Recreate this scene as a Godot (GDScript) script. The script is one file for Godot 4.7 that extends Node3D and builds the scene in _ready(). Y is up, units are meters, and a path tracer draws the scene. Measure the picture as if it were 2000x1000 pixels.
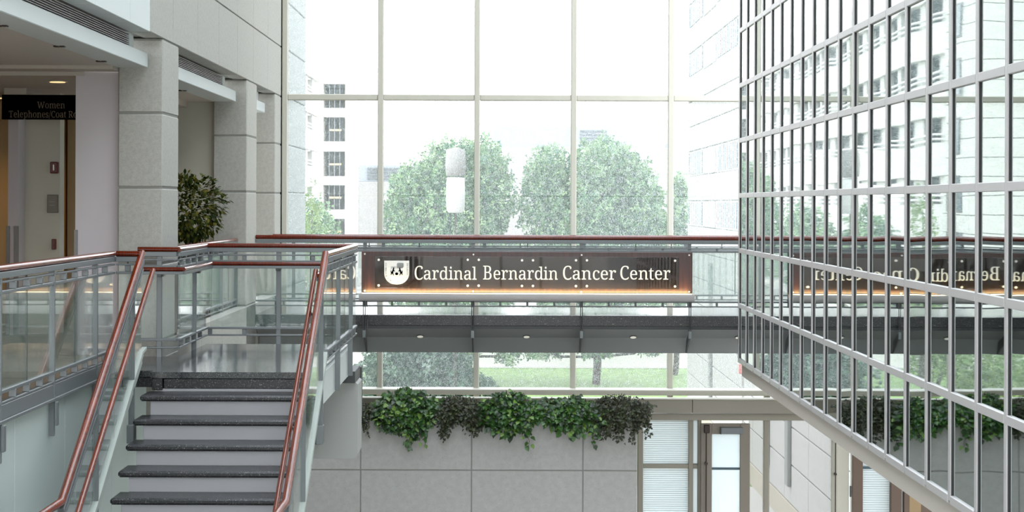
extends Node3D
# An atrium with a footbridge, a stair and a mirror-glass wall. Upper floor at y = 0, camera at z = 0,
# depth d runs along -z. One structural module is 1.457 m.

const MODULE := 1.457
var M := {}
var origin := {}
var box_cache := {}
var rng := RandomNumberGenerator.new()


# ------------------------------------------------------------------ helpers
func tag(o: Node, label := "", category := "", group := "", kind := "") -> Node:
	if label: o.set_meta("label", label)
	if category: o.set_meta("category", category)
	if group: o.set_meta("group", group)
	if kind: o.set_meta("kind", kind)
	return o

func numbered(called: String, parent: Node = null) -> String:
	var p: Node = parent if parent else self
	if not p.has_node(NodePath(called)): return called
	var k := 1
	while p.has_node(NodePath("%s_%03d" % [called, k])): k += 1
	return "%s_%03d" % [called, k]

var counters := {}
func put(parent: Node, o: Node3D, called: String) -> void:
	var key := [parent, called]
	var n: int = counters.get(key, 0)
	counters[key] = n + 1
	o.name = called if n == 0 else "%s_%03d" % [called, n]
	parent.add_child(o, true)

func thing(called: String, at: Vector3, label: String, category: String, group := "", kind := "") -> Node3D:
	var o := Node3D.new()
	put(self, o, called)
	o.position = at
	origin[o] = at
	tag(o, label, category, group, kind)
	return o

func from(parent: Node) -> Vector3:
	return origin.get(parent, Vector3.ZERO)

func place(parent: Node, called: String, mesh: Mesh, m: Material, world: Transform3D) -> MeshInstance3D:
	var o := MeshInstance3D.new()
	o.mesh = mesh
	o.material_override = m
	put(parent, o, called)
	o.transform = Transform3D(world.basis, world.origin - from(parent))
	origin[o] = world.origin
	return o

func bevel_mesh(size: Vector3, b: float) -> Mesh:
	var key := [size.snapped(Vector3.ONE * 0.0005), b]
	if box_cache.has(key): return box_cache[key]
	var h := size / 2
	b = minf(b, minf(h.x, minf(h.y, h.z)) * 0.6)
	if b <= 0.0:
		var bm := BoxMesh.new()
		bm.size = size
		box_cache[key] = bm
		return bm
	var st := SurfaceTool.new()
	st.begin(Mesh.PRIMITIVE_TRIANGLES)
	st.set_smooth_group(-1)
	var c := func(sx, sy, sz, axis):
		var v := Vector3(sx * (h.x - b), sy * (h.y - b), sz * (h.z - b))
		v[axis] = [sx, sy, sz][axis] * h[axis]
		return v
	for axis in 3:
		for s in [-1, 1]:
			var q := []
			for uv in [[-1, -1], [1, -1], [1, 1], [-1, 1]]:
				var g := [0, 0, 0]
				g[axis] = s
				g[(axis + 1) % 3] = uv[0]
				g[(axis + 2) % 3] = uv[1]
				q.append(c.call(g[0], g[1], g[2], axis))
			out_quad(st, q)
		for s in [-1, 1]:
			for t in [-1, 1]:
				var q := []
				for k in [[-1, 1], [1, 1], [1, 2], [-1, 2]]:
					var g := [0, 0, 0]
					g[axis] = k[0]
					g[(axis + 1) % 3] = s
					g[(axis + 2) % 3] = t
					q.append(c.call(g[0], g[1], g[2], (axis + k[1]) % 3))
				out_quad(st, q)
	for sx in [-1, 1]:
		for sy in [-1, 1]:
			for sz in [-1, 1]:
				out_tri(st, c.call(sx, sy, sz, 0), c.call(sx, sy, sz, 1), c.call(sx, sy, sz, 2))
	st.generate_normals()
	box_cache[key] = st.commit()
	return box_cache[key]

func out_tri(st: SurfaceTool, a: Vector3, b: Vector3, c: Vector3) -> void:
	# front faces run clockwise and look away from the middle of the solid
	if (b - a).cross(c - a).dot(a + b + c) > 0:
		st.add_vertex(a); st.add_vertex(c); st.add_vertex(b)
	else:
		st.add_vertex(a); st.add_vertex(b); st.add_vertex(c)

func out_quad(st: SurfaceTool, q: Array) -> void:
	out_tri(st, q[0], q[1], q[2])
	out_tri(st, q[0], q[2], q[3])

# a box between two corners: x, y and depth ranges
func box(parent: Node, called: String, x0: float, x1: float, y0: float, y1: float, d0: float, d1: float, m: Material, b := 0.004) -> MeshInstance3D:
	var size := Vector3(absf(x1 - x0), absf(y1 - y0), absf(d1 - d0))
	return place(parent, called, bevel_mesh(size, b), m, Transform3D(Basis(), Vector3((x0 + x1) / 2, (y0 + y1) / 2, -(d0 + d1) / 2)))

# a straight bar from p to q; w across, h upright
func bar(parent: Node, called: String, p: Vector3, q: Vector3, w: float, h: float, m: Material, b := 0.003) -> MeshInstance3D:
	var z := (q - p).normalized()
	var up := Vector3.UP if absf(z.y) < 0.99 else Vector3.BACK
	var x := up.cross(z).normalized()
	return place(parent, called, bevel_mesh(Vector3(w, h, (q - p).length()), b), m, Transform3D(Basis(x, z.cross(x), z), (p + q) / 2))

# a round tube along points with mitred bends
func tube_into(st: SurfaceTool, pts: Array, r: float, seg: int, off: Vector3, flat := 1.0) -> void:
	var rings := []
	for i in pts.size():
		var a: Vector3 = (pts[i] - pts[maxi(i - 1, 0)]).normalized()
		var b: Vector3 = (pts[mini(i + 1, pts.size() - 1)] - pts[i]).normalized()
		if i == 0: a = b
		if i == pts.size() - 1: b = a
		var t := (a + b).normalized()
		var stretch := 1.0 / maxf(0.4, t.dot(a))
		var side := Vector3.UP.cross(t)
		side = Vector3.RIGHT if side.length() < 0.02 else side.normalized()
		var up := t.cross(side).normalized()
		var bend := (b - a)
		var ring := []
		for k in seg:
			var w := TAU * k / seg
			var v := side * cos(w) * r + up * sin(w) * r * flat
			if bend.length() > 0.01:
				var n := bend.normalized()
				v += n * v.dot(n) * (stretch - 1.0)
			ring.append(pts[i] + v - off)
		rings.append(ring)
	st.set_smooth_group(1)
	for i in rings.size() - 1:
		for k in seg:
			var l := (k + 1) % seg
			st.add_vertex(rings[i][k]); st.add_vertex(rings[i + 1][k]); st.add_vertex(rings[i + 1][l])
			st.add_vertex(rings[i][k]); st.add_vertex(rings[i + 1][l]); st.add_vertex(rings[i][l])
	st.set_smooth_group(-1)
	for e in [0, rings.size() - 1]:
		for k in seg:
			var l := (k + 1) % seg
			var order := [pts[e] - off, rings[e][l], rings[e][k]] if e == 0 else [pts[e] - off, rings[e][k], rings[e][l]]
			for v in order: st.add_vertex(v)

func begin() -> SurfaceTool:
	var st := SurfaceTool.new()
	st.begin(Mesh.PRIMITIVE_TRIANGLES)
	return st

func commit(parent: Node, called: String, st: SurfaceTool, m: Material, at: Vector3) -> MeshInstance3D:
	st.generate_normals()
	return place(parent, called, st.commit(), m, Transform3D(Basis(), at))

func tube(parent: Node, called: String, pts: Array, r: float, m: Material, seg := 14, flat := 1.0) -> MeshInstance3D:
	var st := begin()
	var at: Vector3 = pts[0]
	tube_into(st, pts, r, seg, at, flat)
	return commit(parent, called, st, m, at)

# a polygon in the x-y plane given thickness along z
func prism_into(st: SurfaceTool, poly: PackedVector2Array, z0: float, z1: float) -> void:
	var idx := Geometry2D.triangulate_polygon(poly)
	st.set_smooth_group(-1)
	for i in range(0, idx.size(), 3):
		var a := poly[idx[i]]; var b := poly[idx[i + 1]]; var c := poly[idx[i + 2]]
		if (b - a).cross(c - a) > 0:
			var s := b; b = c; c = s
		for v in [a, b, c]: st.add_vertex(Vector3(v.x, v.y, z1))
		for v in [a, c, b]: st.add_vertex(Vector3(v.x, v.y, z0))
	var turn := 1.0 if not Geometry2D.is_polygon_clockwise(poly) else -1.0
	for i in poly.size():
		var a := poly[i]; var b := poly[(i + 1) % poly.size()]
		var q := [Vector3(a.x, a.y, z1), Vector3(b.x, b.y, z1), Vector3(b.x, b.y, z0), Vector3(a.x, a.y, z0)]
		var o := [0, 1, 2, 0, 2, 3] if turn > 0 else [0, 2, 1, 0, 3, 2]
		for k in o: st.add_vertex(q[k])

# a glass or steel plate standing on an outline of four world points, thick across n
func plate(parent: Node, called: String, c: Array, n: Vector3, m: Material) -> MeshInstance3D:
	var at: Vector3 = (c[0] + c[1] + c[2] + c[3]) / 4
	var st := begin()
	st.set_smooth_group(-1)
	var f := []; var g := []
	for p in c:
		f.append(p - at + n / 2); g.append(p - at - n / 2)
	out_quad(st, f); out_quad(st, g)
	for i in 4: out_quad(st, [f[i], f[(i + 1) % 4], g[(i + 1) % 4], g[i]])
	return commit(parent, called, st, m, at)

func lathe(parent: Node, called: String, profile: Array, m: Material, at: Vector3, seg := 20) -> MeshInstance3D:
	var st := begin()
	st.set_smooth_group(1)
	for i in profile.size() - 1:
		var a: Vector2 = profile[i]; var b: Vector2 = profile[i + 1]
		for k in seg:
			var u := TAU * k / seg; var v := TAU * (k + 1) / seg
			var p := [Vector3(a.x * cos(u), a.y, a.x * sin(u)), Vector3(b.x * cos(u), b.y, b.x * sin(u)), Vector3(b.x * cos(v), b.y, b.x * sin(v)), Vector3(a.x * cos(v), a.y, a.x * sin(v))]
			for j in [0, 1, 2, 0, 2, 3]: st.add_vertex(p[j])
	return commit(parent, called, st, m, at)

func disc(parent: Node, called: String, at: Vector3, r: float, h: float, m: Material, axis := Vector3.BACK, seg := 16) -> MeshInstance3D:
	var key := ["disc", r, h, seg]
	if not box_cache.has(key):
		var cm := CylinderMesh.new()
		cm.top_radius = r * 0.86; cm.bottom_radius = r; cm.height = h; cm.radial_segments = seg; cm.rings = 0
		box_cache[key] = cm
	var b := Basis() if axis == Vector3.UP else Basis(Quaternion(Vector3.UP, axis.normalized()))
	return place(parent, called, box_cache[key], m, Transform3D(b, at))

func P(x: float, y: float, d: float) -> Vector3:
	return Vector3(x, y, -d)

# ------------------------------------------------------------------ materials
func mat(key: String, c: Color, rough := 0.6, metal := 0.0) -> StandardMaterial3D:
	var m := StandardMaterial3D.new()
	m.resource_name = key
	m.albedo_color = c
	m.roughness = rough
	m.metallic = metal
	M[key] = m
	return m

func glass(key: String, c: Color, alpha: float) -> StandardMaterial3D:
	var m := mat(key, Color(c.r, c.g, c.b, alpha), 0.02)
	m.transparency = BaseMaterial3D.TRANSPARENCY_ALPHA
	return m

func noise(freq: float, octaves := 3, sd := 1) -> FastNoiseLite:
	var n := FastNoiseLite.new()
	n.seed = sd
	n.frequency = freq
	n.fractal_octaves = octaves
	return n

func triplanar(m: StandardMaterial3D, tex: Texture2D, per_metre: Vector3) -> void:
	m.albedo_texture = tex
	m.uv1_triplanar = true
	m.uv1_world_triplanar = true
	m.uv1_scale = per_metre

# a speckled image: a ground colour, soft mottling, and chips
func speckle(side: int, ground: Color, mottle: float, chips: Array, sd: int) -> ImageTexture:
	var r := RandomNumberGenerator.new()
	r.seed = sd
	var n := noise(0.02, 4, sd)
	var im := Image.create(side, side, false, Image.FORMAT_RGB8)
	for y in side:
		for x in side:
			var v := 1.0 + mottle * n.get_noise_2d(x, y) + r.randf_range(-mottle, mottle) * 0.6
			im.set_pixel(x, y, Color(ground.r * v, ground.g * v, ground.b * v))
	for c in chips:   # [count, colour, size]
		for i in c[0]:
			var k: Color = c[1]
			var s: int = r.randi_range(1, c[2])
			im.fill_rect(Rect2i(r.randi_range(0, side - s), r.randi_range(0, side - s), s, r.randi_range(1, c[2])), k * r.randf_range(0.6, 1.2))
	return ImageTexture.create_from_image(im)

func grain(side: int, a: Color, b: Color, stretch: float, sd: int) -> ImageTexture:
	var n := noise(0.03, 4, sd)
	var f := noise(0.22, 2, sd + 5)
	var im := Image.create(side, side, false, Image.FORMAT_RGB8)
	for y in side:
		for x in side:
			var v := clampf(0.5 + 0.75 * n.get_noise_2d(x, y / stretch) + 0.35 * f.get_noise_2d(x, y / (stretch * 2)), 0, 1)
			im.set_pixel(x, y, a.lerp(b, v))
	return ImageTexture.create_from_image(im)

# dried rain spots and runs on the outside of the big window
func spots(side: int, sd: int) -> ImageTexture:
	var r := RandomNumberGenerator.new()
	r.seed = sd
	var n := noise(0.012, 3, sd)
	var im := Image.create(side, side, false, Image.FORMAT_RGBA8)
	im.fill(Color(0.5, 0.54, 0.54, 0.24))     # the glass itself is lightly tinted
	for i in 60000:
		var x := r.randi_range(0, side - 3); var y := r.randi_range(0, side - 10)
		var a := r.randf_range(0.1, 0.5) * clampf(0.65 + 1.1 * n.get_noise_2d(x, y), 0.1, 1.2)
		im.fill_rect(Rect2i(x, y, r.randi_range(1, 2), r.randi_range(2, 9)), Color(0.85 + 0.15 * a, 0.88 + 0.12 * a, 0.88 + 0.12 * a, 0.26 + 0.58 * a))
	return ImageTexture.create_from_image(im)

func materials() -> void:
	triplanar(mat("granite", Color(1, 1, 1), 0.3), speckle(512, Color(0.125, 0.128, 0.135), 0.25, [[5200, Color(0.34, 0.35, 0.38), 3], [2000, Color(0.7, 0.68, 0.65), 3], [2600, Color(0.04, 0.04, 0.05), 4]], 3), Vector3.ONE * 1.1)
	triplanar(mat("granite_polished", Color(1, 1, 1), 0.11), speckle(512, Color(0.2, 0.205, 0.21), 0.25, [[5200, Color(0.4, 0.41, 0.43), 3], [1500, Color(0.6, 0.58, 0.56), 3], [2200, Color(0.07, 0.07, 0.08), 3]], 4), Vector3.ONE * 1.3)
	M.granite_polished.metallic_specular = 0.9
	triplanar(mat("precast", Color(1, 1, 1), 0.85), speckle(512, Color(0.645, 0.64, 0.61), 0.05, [[5200, Color(0.55, 0.54, 0.51), 2], [3000, Color(0.73, 0.72, 0.69), 2]], 5), Vector3.ONE * 1.6)
	triplanar(mat("planter_stone", Color(1, 1, 1), 0.8), speckle(512, Color(0.6, 0.597, 0.585), 0.04, [[1500, Color(0.57, 0.565, 0.55), 2]], 6), Vector3.ONE * 0.9)
	mat("white_panel", Color(0.76, 0.785, 0.775), 0.55)
	mat("wing_plaster", Color(0.77, 0.745, 0.755), 0.8)
	mat("plaster", Color(0.76, 0.75, 0.7), 0.85)
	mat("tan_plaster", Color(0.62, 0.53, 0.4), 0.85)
	mat("lamplit_plaster", Color(0.74, 0.64, 0.48), 0.85)  # warm lamplight is put into this wall colour
	mat("ceiling_white", Color(0.72, 0.69, 0.65), 0.9)
	mat("steel", Color(0.42, 0.44, 0.445), 0.38, 0.2)
	mat("steel_dark", Color(0.27, 0.275, 0.28), 0.45, 0.2)
	mat("bridge_paint", Color(0.5, 0.51, 0.505), 0.55)
	mat("teal_panel", Color(0.67, 0.715, 0.7), 0.5)
	mat("rail_channel", Color(0.64, 0.67, 0.64), 0.45)
	mat("riser_grey", Color(0.66, 0.655, 0.665), 0.6)
	mat("pier_paint", Color(0.63, 0.635, 0.62), 0.7)
	mat("aluminium", Color(0.7, 0.685, 0.68), 0.4, 0.15)
	mat("window_frame", Color(0.72, 0.71, 0.66), 0.5, 0.05)
	mat("beige_frame", Color(0.55, 0.53, 0.48), 0.5)
	mat("door_frame", Color(0.48, 0.45, 0.405), 0.5)
	mat("brown_column", Color(0.4, 0.33, 0.28), 0.55)
	mat("gasket", Color(0.14, 0.145, 0.14), 0.6)
	mat("black", Color(0.02, 0.02, 0.02), 0.9).metallic_specular = 0.1
	mat("white_paint", Color(0.9, 0.9, 0.88), 0.5)
	mat("letter", Color(0.95, 0.94, 0.9), 0.45)
	mat("shield", Color(0.93, 0.93, 0.91), 0.45)
	mat("shield_ink", Color(0.42, 0.43, 0.42), 0.6)
	mat("stud", Color(0.92, 0.9, 0.88), 0.3, 0.2)
	mat("sign_letter", Color(0.48, 0.43, 0.36), 0.6)
	mat("alarm_red", Color(0.36, 0.08, 0.06), 0.4)
	mat("plaque", Color(0.32, 0.3, 0.26), 0.35, 0.5)
	mat("corner_guard", Color(0.5, 0.49, 0.48), 0.5)
	mat("bronze", Color(0.2, 0.15, 0.13), 0.45, 0.3)
	var wood := mat("rail_wood", Color(1, 1, 1), 0.22)
	triplanar(wood, grain(256, Color(0.27, 0.085, 0.018), Color(0.54, 0.2, 0.045), 10.0, 11), Vector3(6, 6, 0.5))
	wood.clearcoat_enabled = true; wood.clearcoat = 0.5; wood.clearcoat_roughness = 0.04
	var wood_x := mat("rail_wood_shaded", Color(1, 1, 1), 0.22)
	triplanar(wood_x, grain(256, Color(0.24, 0.065, 0.018), Color(0.46, 0.15, 0.04), 10.0, 12), Vector3(6, 0.5, 6))  # cross rails: their shade is put into the wood as a darker brown
	wood_x.clearcoat_enabled = true; wood_x.clearcoat = 0.5; wood_x.clearcoat_roughness = 0.04
	wood.metallic_specular = 0.3; wood_x.metallic_specular = 0.3
	var board := mat("sign_wood", Color(1, 1, 1), 0.35)
	triplanar(board, grain(512, Color(0.15, 0.055, 0.035), Color(0.29, 0.12, 0.06), 14.0, 13), Vector3(1.1, 1.1, 1.1))
	board.clearcoat_enabled = true; board.clearcoat = 0.5
	glass("guard_glass", Color(0.55, 0.66, 0.62), 0.13)
	glass("clear_glass", Color(0.85, 0.95, 0.93), 0.04)
	var tint := glass("tinted_glass", Color(0.4, 0.43, 0.43), 0.28)
	tint.roughness = 0.05
	glass("acrylic", Color(0.17, 0.15, 0.14), 0.4)
	var mirror := mat("mirror_glass", Color(0.72, 0.76, 0.75), 0.015, 1.0)
	mirror.metallic_specular = 0.5
	var rain := mat("rain_glass", Color(1, 1, 1, 1), 0.35)
	rain.transparency = BaseMaterial3D.TRANSPARENCY_ALPHA
	triplanar(rain, spots(1024, 21), Vector3.ONE * 0.62)
	rain.backlight_enabled = true; rain.backlight = Color(0.8, 0.8, 0.8)
	var blind := mat("blind", Color(0.9, 0.92, 0.92), 0.6)
	blind.backlight_enabled = true; blind.backlight = Color(0.9, 0.9, 0.9)
	var frost := mat("frosted_glass", Color(0.86, 0.93, 0.94), 0.5)
	frost.backlight_enabled = true; frost.backlight = Color(1, 1, 1)
	triplanar(mat("lobby_floor", Color(1, 1, 1), 0.35), grain(256, Color(0.42, 0.36, 0.29), Color(0.52, 0.46, 0.38), 6.0, 15), Vector3(0.8, 0.8, 0.8))
	mat("stone_floor", Color(0.8, 0.79, 0.77), 0.4)
	for k in 4:
		var lc: Color = [Color(0.1, 0.24, 0.06), Color(0.17, 0.33, 0.08), Color(0.07, 0.17, 0.05), Color(0.36, 0.48, 0.18)][k]
		var l := mat("pothos_leaf_%d" % k, lc, 0.38)
		l.backlight_enabled = true; l.backlight = Color(0.35, 0.35, 0.35)
		l.cull_mode = BaseMaterial3D.CULL_DISABLED
	for k in 3:
		var l := mat("ivy_leaf_%d" % k, [Color(0.16, 0.17, 0.08), Color(0.2, 0.24, 0.1), Color(0.11, 0.14, 0.06)][k], 0.5)
		l.backlight_enabled = true; l.backlight = Color(0.25, 0.25, 0.25)
		l.cull_mode = BaseMaterial3D.CULL_DISABLED
	var fl := mat("ficus_leaf", Color(1, 1, 1), 0.5)
	fl.metallic_specular = 0.15
	fl.vertex_color_use_as_albedo = true
	fl.backlight_enabled = true; fl.backlight = Color(0.3, 0.3, 0.3)
	var tl := mat("tree_leaf", Color(1, 1, 1), 0.6)
	tl.vertex_color_use_as_albedo = true
	tl.backlight_enabled = true; tl.backlight = Color(0.6, 0.6, 0.6)
	mat("stem", Color(0.24, 0.2, 0.12), 0.7)
	mat("bark", Color(0.33, 0.29, 0.26), 0.9)
	mat("soil", Color(0.15, 0.11, 0.08), 0.95)
	mat("terracotta", Color(0.45, 0.4, 0.36), 0.6)
	triplanar(mat("lawn", Color(1, 1, 1), 0.9), speckle(256, Color(0.41, 0.5, 0.28), 0.2, [[3000, Color(0.34, 0.44, 0.22), 3]], 31), Vector3.ONE * 0.3)
	mat("paving", Color(0.66, 0.65, 0.62), 0.85)
	mat("outer_curtain", Color(0.38, 0.44, 0.47), 0.95).metallic_specular = 0.1
	triplanar(mat("outer_panel", Color(1, 1, 1), 0.85), speckle(256, Color(0.65, 0.64, 0.62), 0.03, [[800, Color(0.62, 0.61, 0.59), 2]], 32), Vector3.ONE * 0.5)
	M.outer_panel.metallic_specular = 0.2
	mat("outer_white", Color(0.85, 0.84, 0.81), 0.85).metallic_specular = 0.2
	mat("outer_band", Color(0.62, 0.59, 0.53), 0.85)
	mat("outer_joint", Color(0.5, 0.5, 0.48), 0.9)
	mat("outer_dark", Color(0.16, 0.19, 0.21), 0.3)
	mat("outer_glass", Color(0.3, 0.37, 0.4), 0.15)
	mat("outer_grey", Color(0.62, 0.64, 0.67), 0.8)
	mat("outer_red", Color(0.78, 0.42, 0.38), 0.6)
	var lamp := mat("lamp_glow", Color(1, 0.9, 0.75), 0.5)
	lamp.emission_enabled = true; lamp.emission = Color(1, 0.86, 0.62); lamp.emission_energy_multiplier = 0.35
	var lens := mat("soft_lens", Color(0.9, 0.9, 0.87), 0.4)
	lens.emission_enabled = true; lens.emission = Color(1, 0.97, 0.9); lens.emission_energy_multiplier = 0.14
	var strip := mat("strip_glow", Color(1, 0.92, 0.8), 0.5)
	strip.emission_enabled = true; strip.emission = Color(1, 0.87, 0.66); strip.emission_energy_multiplier = 1.6


# ------------------------------------------------------------------ the scene
func _ready() -> void:
	rng.seed = 7
	var cam := Camera3D.new()
	cam.name = "camera"
	cam.projection = Camera3D.PROJECTION_FRUSTUM
	cam.near = 0.5
	cam.far = 800.0
	cam.size = 0.5 * 1000.0 / 3500.0
	cam.frustum_offset = Vector2(21, -102) * 0.5 / 3500.0
	cam.position = Vector3(0, 1.5, 0)
	cam.rotation.z = deg_to_rad(0.2)
	add_child(cam)
	cam.current = true
	var sky := ProceduralSkyMaterial.new()          # a bright, even overcast
	sky.sky_top_color = Color(0.93, 0.96, 1.0)
	sky.sky_horizon_color = Color(1, 1, 1)
	sky.ground_bottom_color = Color(0.5, 0.5, 0.48)
	sky.ground_horizon_color = Color(0.75, 0.75, 0.74)
	var env := Environment.new()
	env.background_mode = Environment.BG_SKY
	env.sky = Sky.new()
	env.sky.sky_material = sky
	env.background_energy_multiplier = 2.6
	env.tonemap_mode = Environment.TONE_MAPPER_LINEAR
	env.tonemap_exposure = 2.5
	env.sdfgi_enabled = true
	env.ssao_enabled = true
	env.ssil_enabled = true
	var we := WorldEnvironment.new()
	we.name = "world_environment"
	we.environment = env
	add_child(we)
	materials()
	shell()
	facade()
	window_wall()
	storefront()
	mirror_wall()
	bridge()
	sign_board()
	stairs()
	guards()
	lobby()
	planter()
	outdoors()


func struct(called: String, x0: float, x1: float, y0: float, y1: float, d0: float, d1: float, m: Material, label: String, category: String) -> MeshInstance3D:
	var o := box(self, called, x0, x1, y0, y1, d0, d1, m, 0.0)
	tag(o, label, category, "", "structure")
	return o


func shell() -> void:
	struct("floor", -9.2, 9.0, -4.3, -4.1, -6, 26.5, M.stone_floor, "pale stone ground floor of the atrium far below the bridge", "floor")
	struct("floor_lobby", -9.0, -3.47, -0.3, 0.0, 6.0, 23.4, M.lobby_floor, "brown striped lobby floor behind the left glass guardrail", "floor")
	var rear := thing("window_4", P(0, 0, -6.1), "tall glazed end wall behind the viewer", "window", "", "structure")
	for k in 7:
		box(rear, "mullion", -3.6 + k * 1.2 - 0.04, -3.6 + k * 1.2 + 0.04, -4.1, 8.6, -6.2, -6.05, M.window_frame)
	for y in [0.0, 2.9, 5.8, 8.5]: box(rear, "transom", -3.7, 3.7, y - 0.05, y + 0.05, -6.18, -6.06, M.window_frame)
	box(rear, "pane", -3.7, 3.7, -4.1, 8.6, -6.13, -6.12, M.clear_glass, 0.0)
	struct("wall_rear", 3.7, 9.0, -4.3, 3.0, -6.3, -6, M.plaster, "plain end wall of the ground floor behind the viewer", "wall")
	struct("wall_lower_left", -3.75, -3.47, -4.3, -0.3, -6, 18.3, M.precast, "backing wall below the left lobby edge", "wall")
	struct("wall_upper_right", 3.3, 3.6, 5.95, 8.6, -6, 24.3, M.precast, "stone wall above the mirror glazing on the right", "wall")
	var far := thing("window_5", P(9.1, -4.1, 10), "unseen side glazing added to let light in under the overhang on the right", "window", "", "structure")  # out of view, added so daylight reaches the lower hall
	for k in 13:
		box(far, "mullion", 9.05, 9.15, -4.1, -0.6, -6.0 + k * 2.7, -5.92 + k * 2.7, M.beige_frame)
	box(far, "pane", 9.09, 9.1, -4.1, -0.6, -6, 26.5, M.clear_glass, 0.0)
	struct("wall_far_left", -9.3, -9.0, -4.3, 3.2, 6, 24, M.lamplit_plaster, "far side wall of the lobby", "wall")
	struct("ceiling_overhang", 3.24, 9.0, -0.8, -0.6, -6, 24.06, M.ceiling_white, "plain soffit under the mirror glazed upper storey", "ceiling")
	# roof light over the atrium: beams and panes
	var roof := thing("ceiling", P(0, 8.6, 10), "glazed roof with pale steel beams high over the atrium", "skylight", "", "structure")
	for k in 24:
		var d := -6.0 + k * MODULE
		box(roof, "beam", -3.4, 3.4, 8.45, 8.75, d, d + 0.12, M.window_frame)
	for x in [-3.4, -1.2, 1.0, 3.2]:
		box(roof, "rafter", x, x + 0.1, 8.75, 8.85, -6.2, 27.3, M.window_frame)
	for k in 8:
		box(roof, "pane", -3.4, 3.4, 8.86, 8.88, -6.2 + k * 4.2, -2.02 + k * 4.2, M.clear_glass, 0.0)


# ---- left side: precast columns, the beam over them, light shelves with grilles
func facade() -> void:
	var cols := [[17.49, 18.34, "nearest grey stone column, beside the white wing wall"], [23.28, 24.2, "second grey stone column, behind the round ficus"], [26.18, 26.86, "farthest grey stone column, next to the big window"]]
	for c in cols:
		var t := thing("column", P(-3.53, 0, (c[0] + c[1]) / 2), c[2], "column", "stone columns of the left side", "structure")
		box(t, "core", -3.735, -3.314, -1.0, 3.1, c[0] + 0.008, c[1] - 0.008, M.outer_joint, 0.0)
		var edges := [-0.6, 0.16, 0.905, 1.645, 2.373, 3.098]
		for k in 5:
			box(t, "block", -3.743, -3.306, edges[k] + 0.007, edges[k + 1] - 0.007, c[0], c[1], M.precast, 0.012)
	# the beam: precast panels from the first column on, panels in a lighter plain tone before it
	var w := thing("wall_upper_left", P(-3.4, 3.1, 18), "tall grey stone panels over the columns on the left", "wall", "", "structure")
	box(w, "backing", -3.75, -3.322, 3.12, 8.6, 16.84, 27.0, M.outer_joint, 0.0)
	var ds := [16.84, 18.02, 19.48, 20.94, 22.4, 23.86, 25.32, 26.86]
	var ys := [3.1, 3.84, 5.3, 6.76, 8.5]
	for k in 7:
		for j in 4:
			box(w, "panel", -3.5, -3.306, ys[j] + 0.006, ys[j + 1] - 0.006, ds[k] + 0.004, ds[k + 1] - 0.004, M.precast, 0.006)
	var u := thing("wall_upper_left_lighter", P(-3.4, 3.1, 12), "lighter toned panels above the near light shelf", "wall", "", "structure")
	box(u, "backing", -3.75, -3.322, 3.12, 8.6, -6, 16.84, M.outer_joint, 0.0)
	for k in 16:
		var d0 := 16.84 - 0.9 - (k - 1) * 1.38 if k > 0 else 16.84
		var d1 := 16.84 - 0.9 - k * 1.38
		box(u, "panel", -3.5, -3.306, 3.104, 4.6, d1 + 0.004, d0 - 0.004, M.white_panel, 0.004)
		box(u, "panel", -3.5, -3.306, 4.61, 8.5, d1 + 0.004, d0 - 0.004, M.white_panel, 0.004)
	# low stone wall between the first and second column
	var kn := thing("wall_low_left", P(-3.4, -1, 21), "low grey stone wall under the rear glass guardrail", "wall", "", "structure")
	box(kn, "backing", -3.5, -3.32, -4.1, 0.13, 18.36, 26.8, M.outer_joint, 0.0)
	for k in 6:
		var a := 18.35 + k * MODULE
		var b := minf(a + MODULE, 26.8)
		box(kn, "panel", -3.52, -3.306, -0.62, 0.155, a + 0.003, b - 0.003, M.precast, 0.008)
		box(kn, "panel", -3.52, -3.306, -4.1, -0.63, a + 0.003, b - 0.003, M.precast, 0.008)
	box(kn, "panel", -3.72, -3.3, -1.2, -0.01, 17.5, 18.345, M.precast, 0.008)
	# light shelves
	var runs := [[2.0, 17.42, 16.78, "long white light shelf over the lobby entrance"], [18.42, 23.2, 22.4, "white light shelf between the first two columns"], [24.28, 26.05, 25.5, "short white light shelf before the last column"]]
	var glabel := ["black louvred air grille above the long light shelf", "black louvred air grille between the first two columns", "short black louvred air grille by the last column"]
	for i in 3:
		var r = runs[i]
		var t := thing("light_shelf", P(-3.6, 2.81, (r[0] + r[1]) / 2), r[3], "shelf", "white light shelves of the left side")
		box(t, "slab", -3.735, -3.44, 2.81, 2.95, r[0], r[1], M.white_panel, 0.006)
		box(t, "end_cap", -3.6, -3.49, 2.952, 3.09, r[2] + 0.01, r[2] + 0.2, M.white_panel, 0.004)
		var g := thing("air_grille", P(-3.55, 2.96, (r[0] + r[2]) / 2), glabel[i], "grille", "air grilles above the light shelves")
		box(g, "back_box", -3.62, -3.56, 2.955, 3.095, r[0], r[2], M.black, 0.0)
		for k in 7:
			bar(g, "slat", P(-3.51, 2.966 + k * 0.019, r[0] + 0.05), P(-3.51, 2.966 + k * 0.019, r[2]), 0.03, 0.007, M.aluminium, 0.001)
		var n := int((r[2] - r[0]) / 0.42)
		for k in n:
			box(g, "rib", -3.56, -3.53, 2.96, 3.09, r[2] - 0.2 - k * 0.42, r[2] - 0.185 - k * 0.42, M.steel_dark, 0.0)


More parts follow.
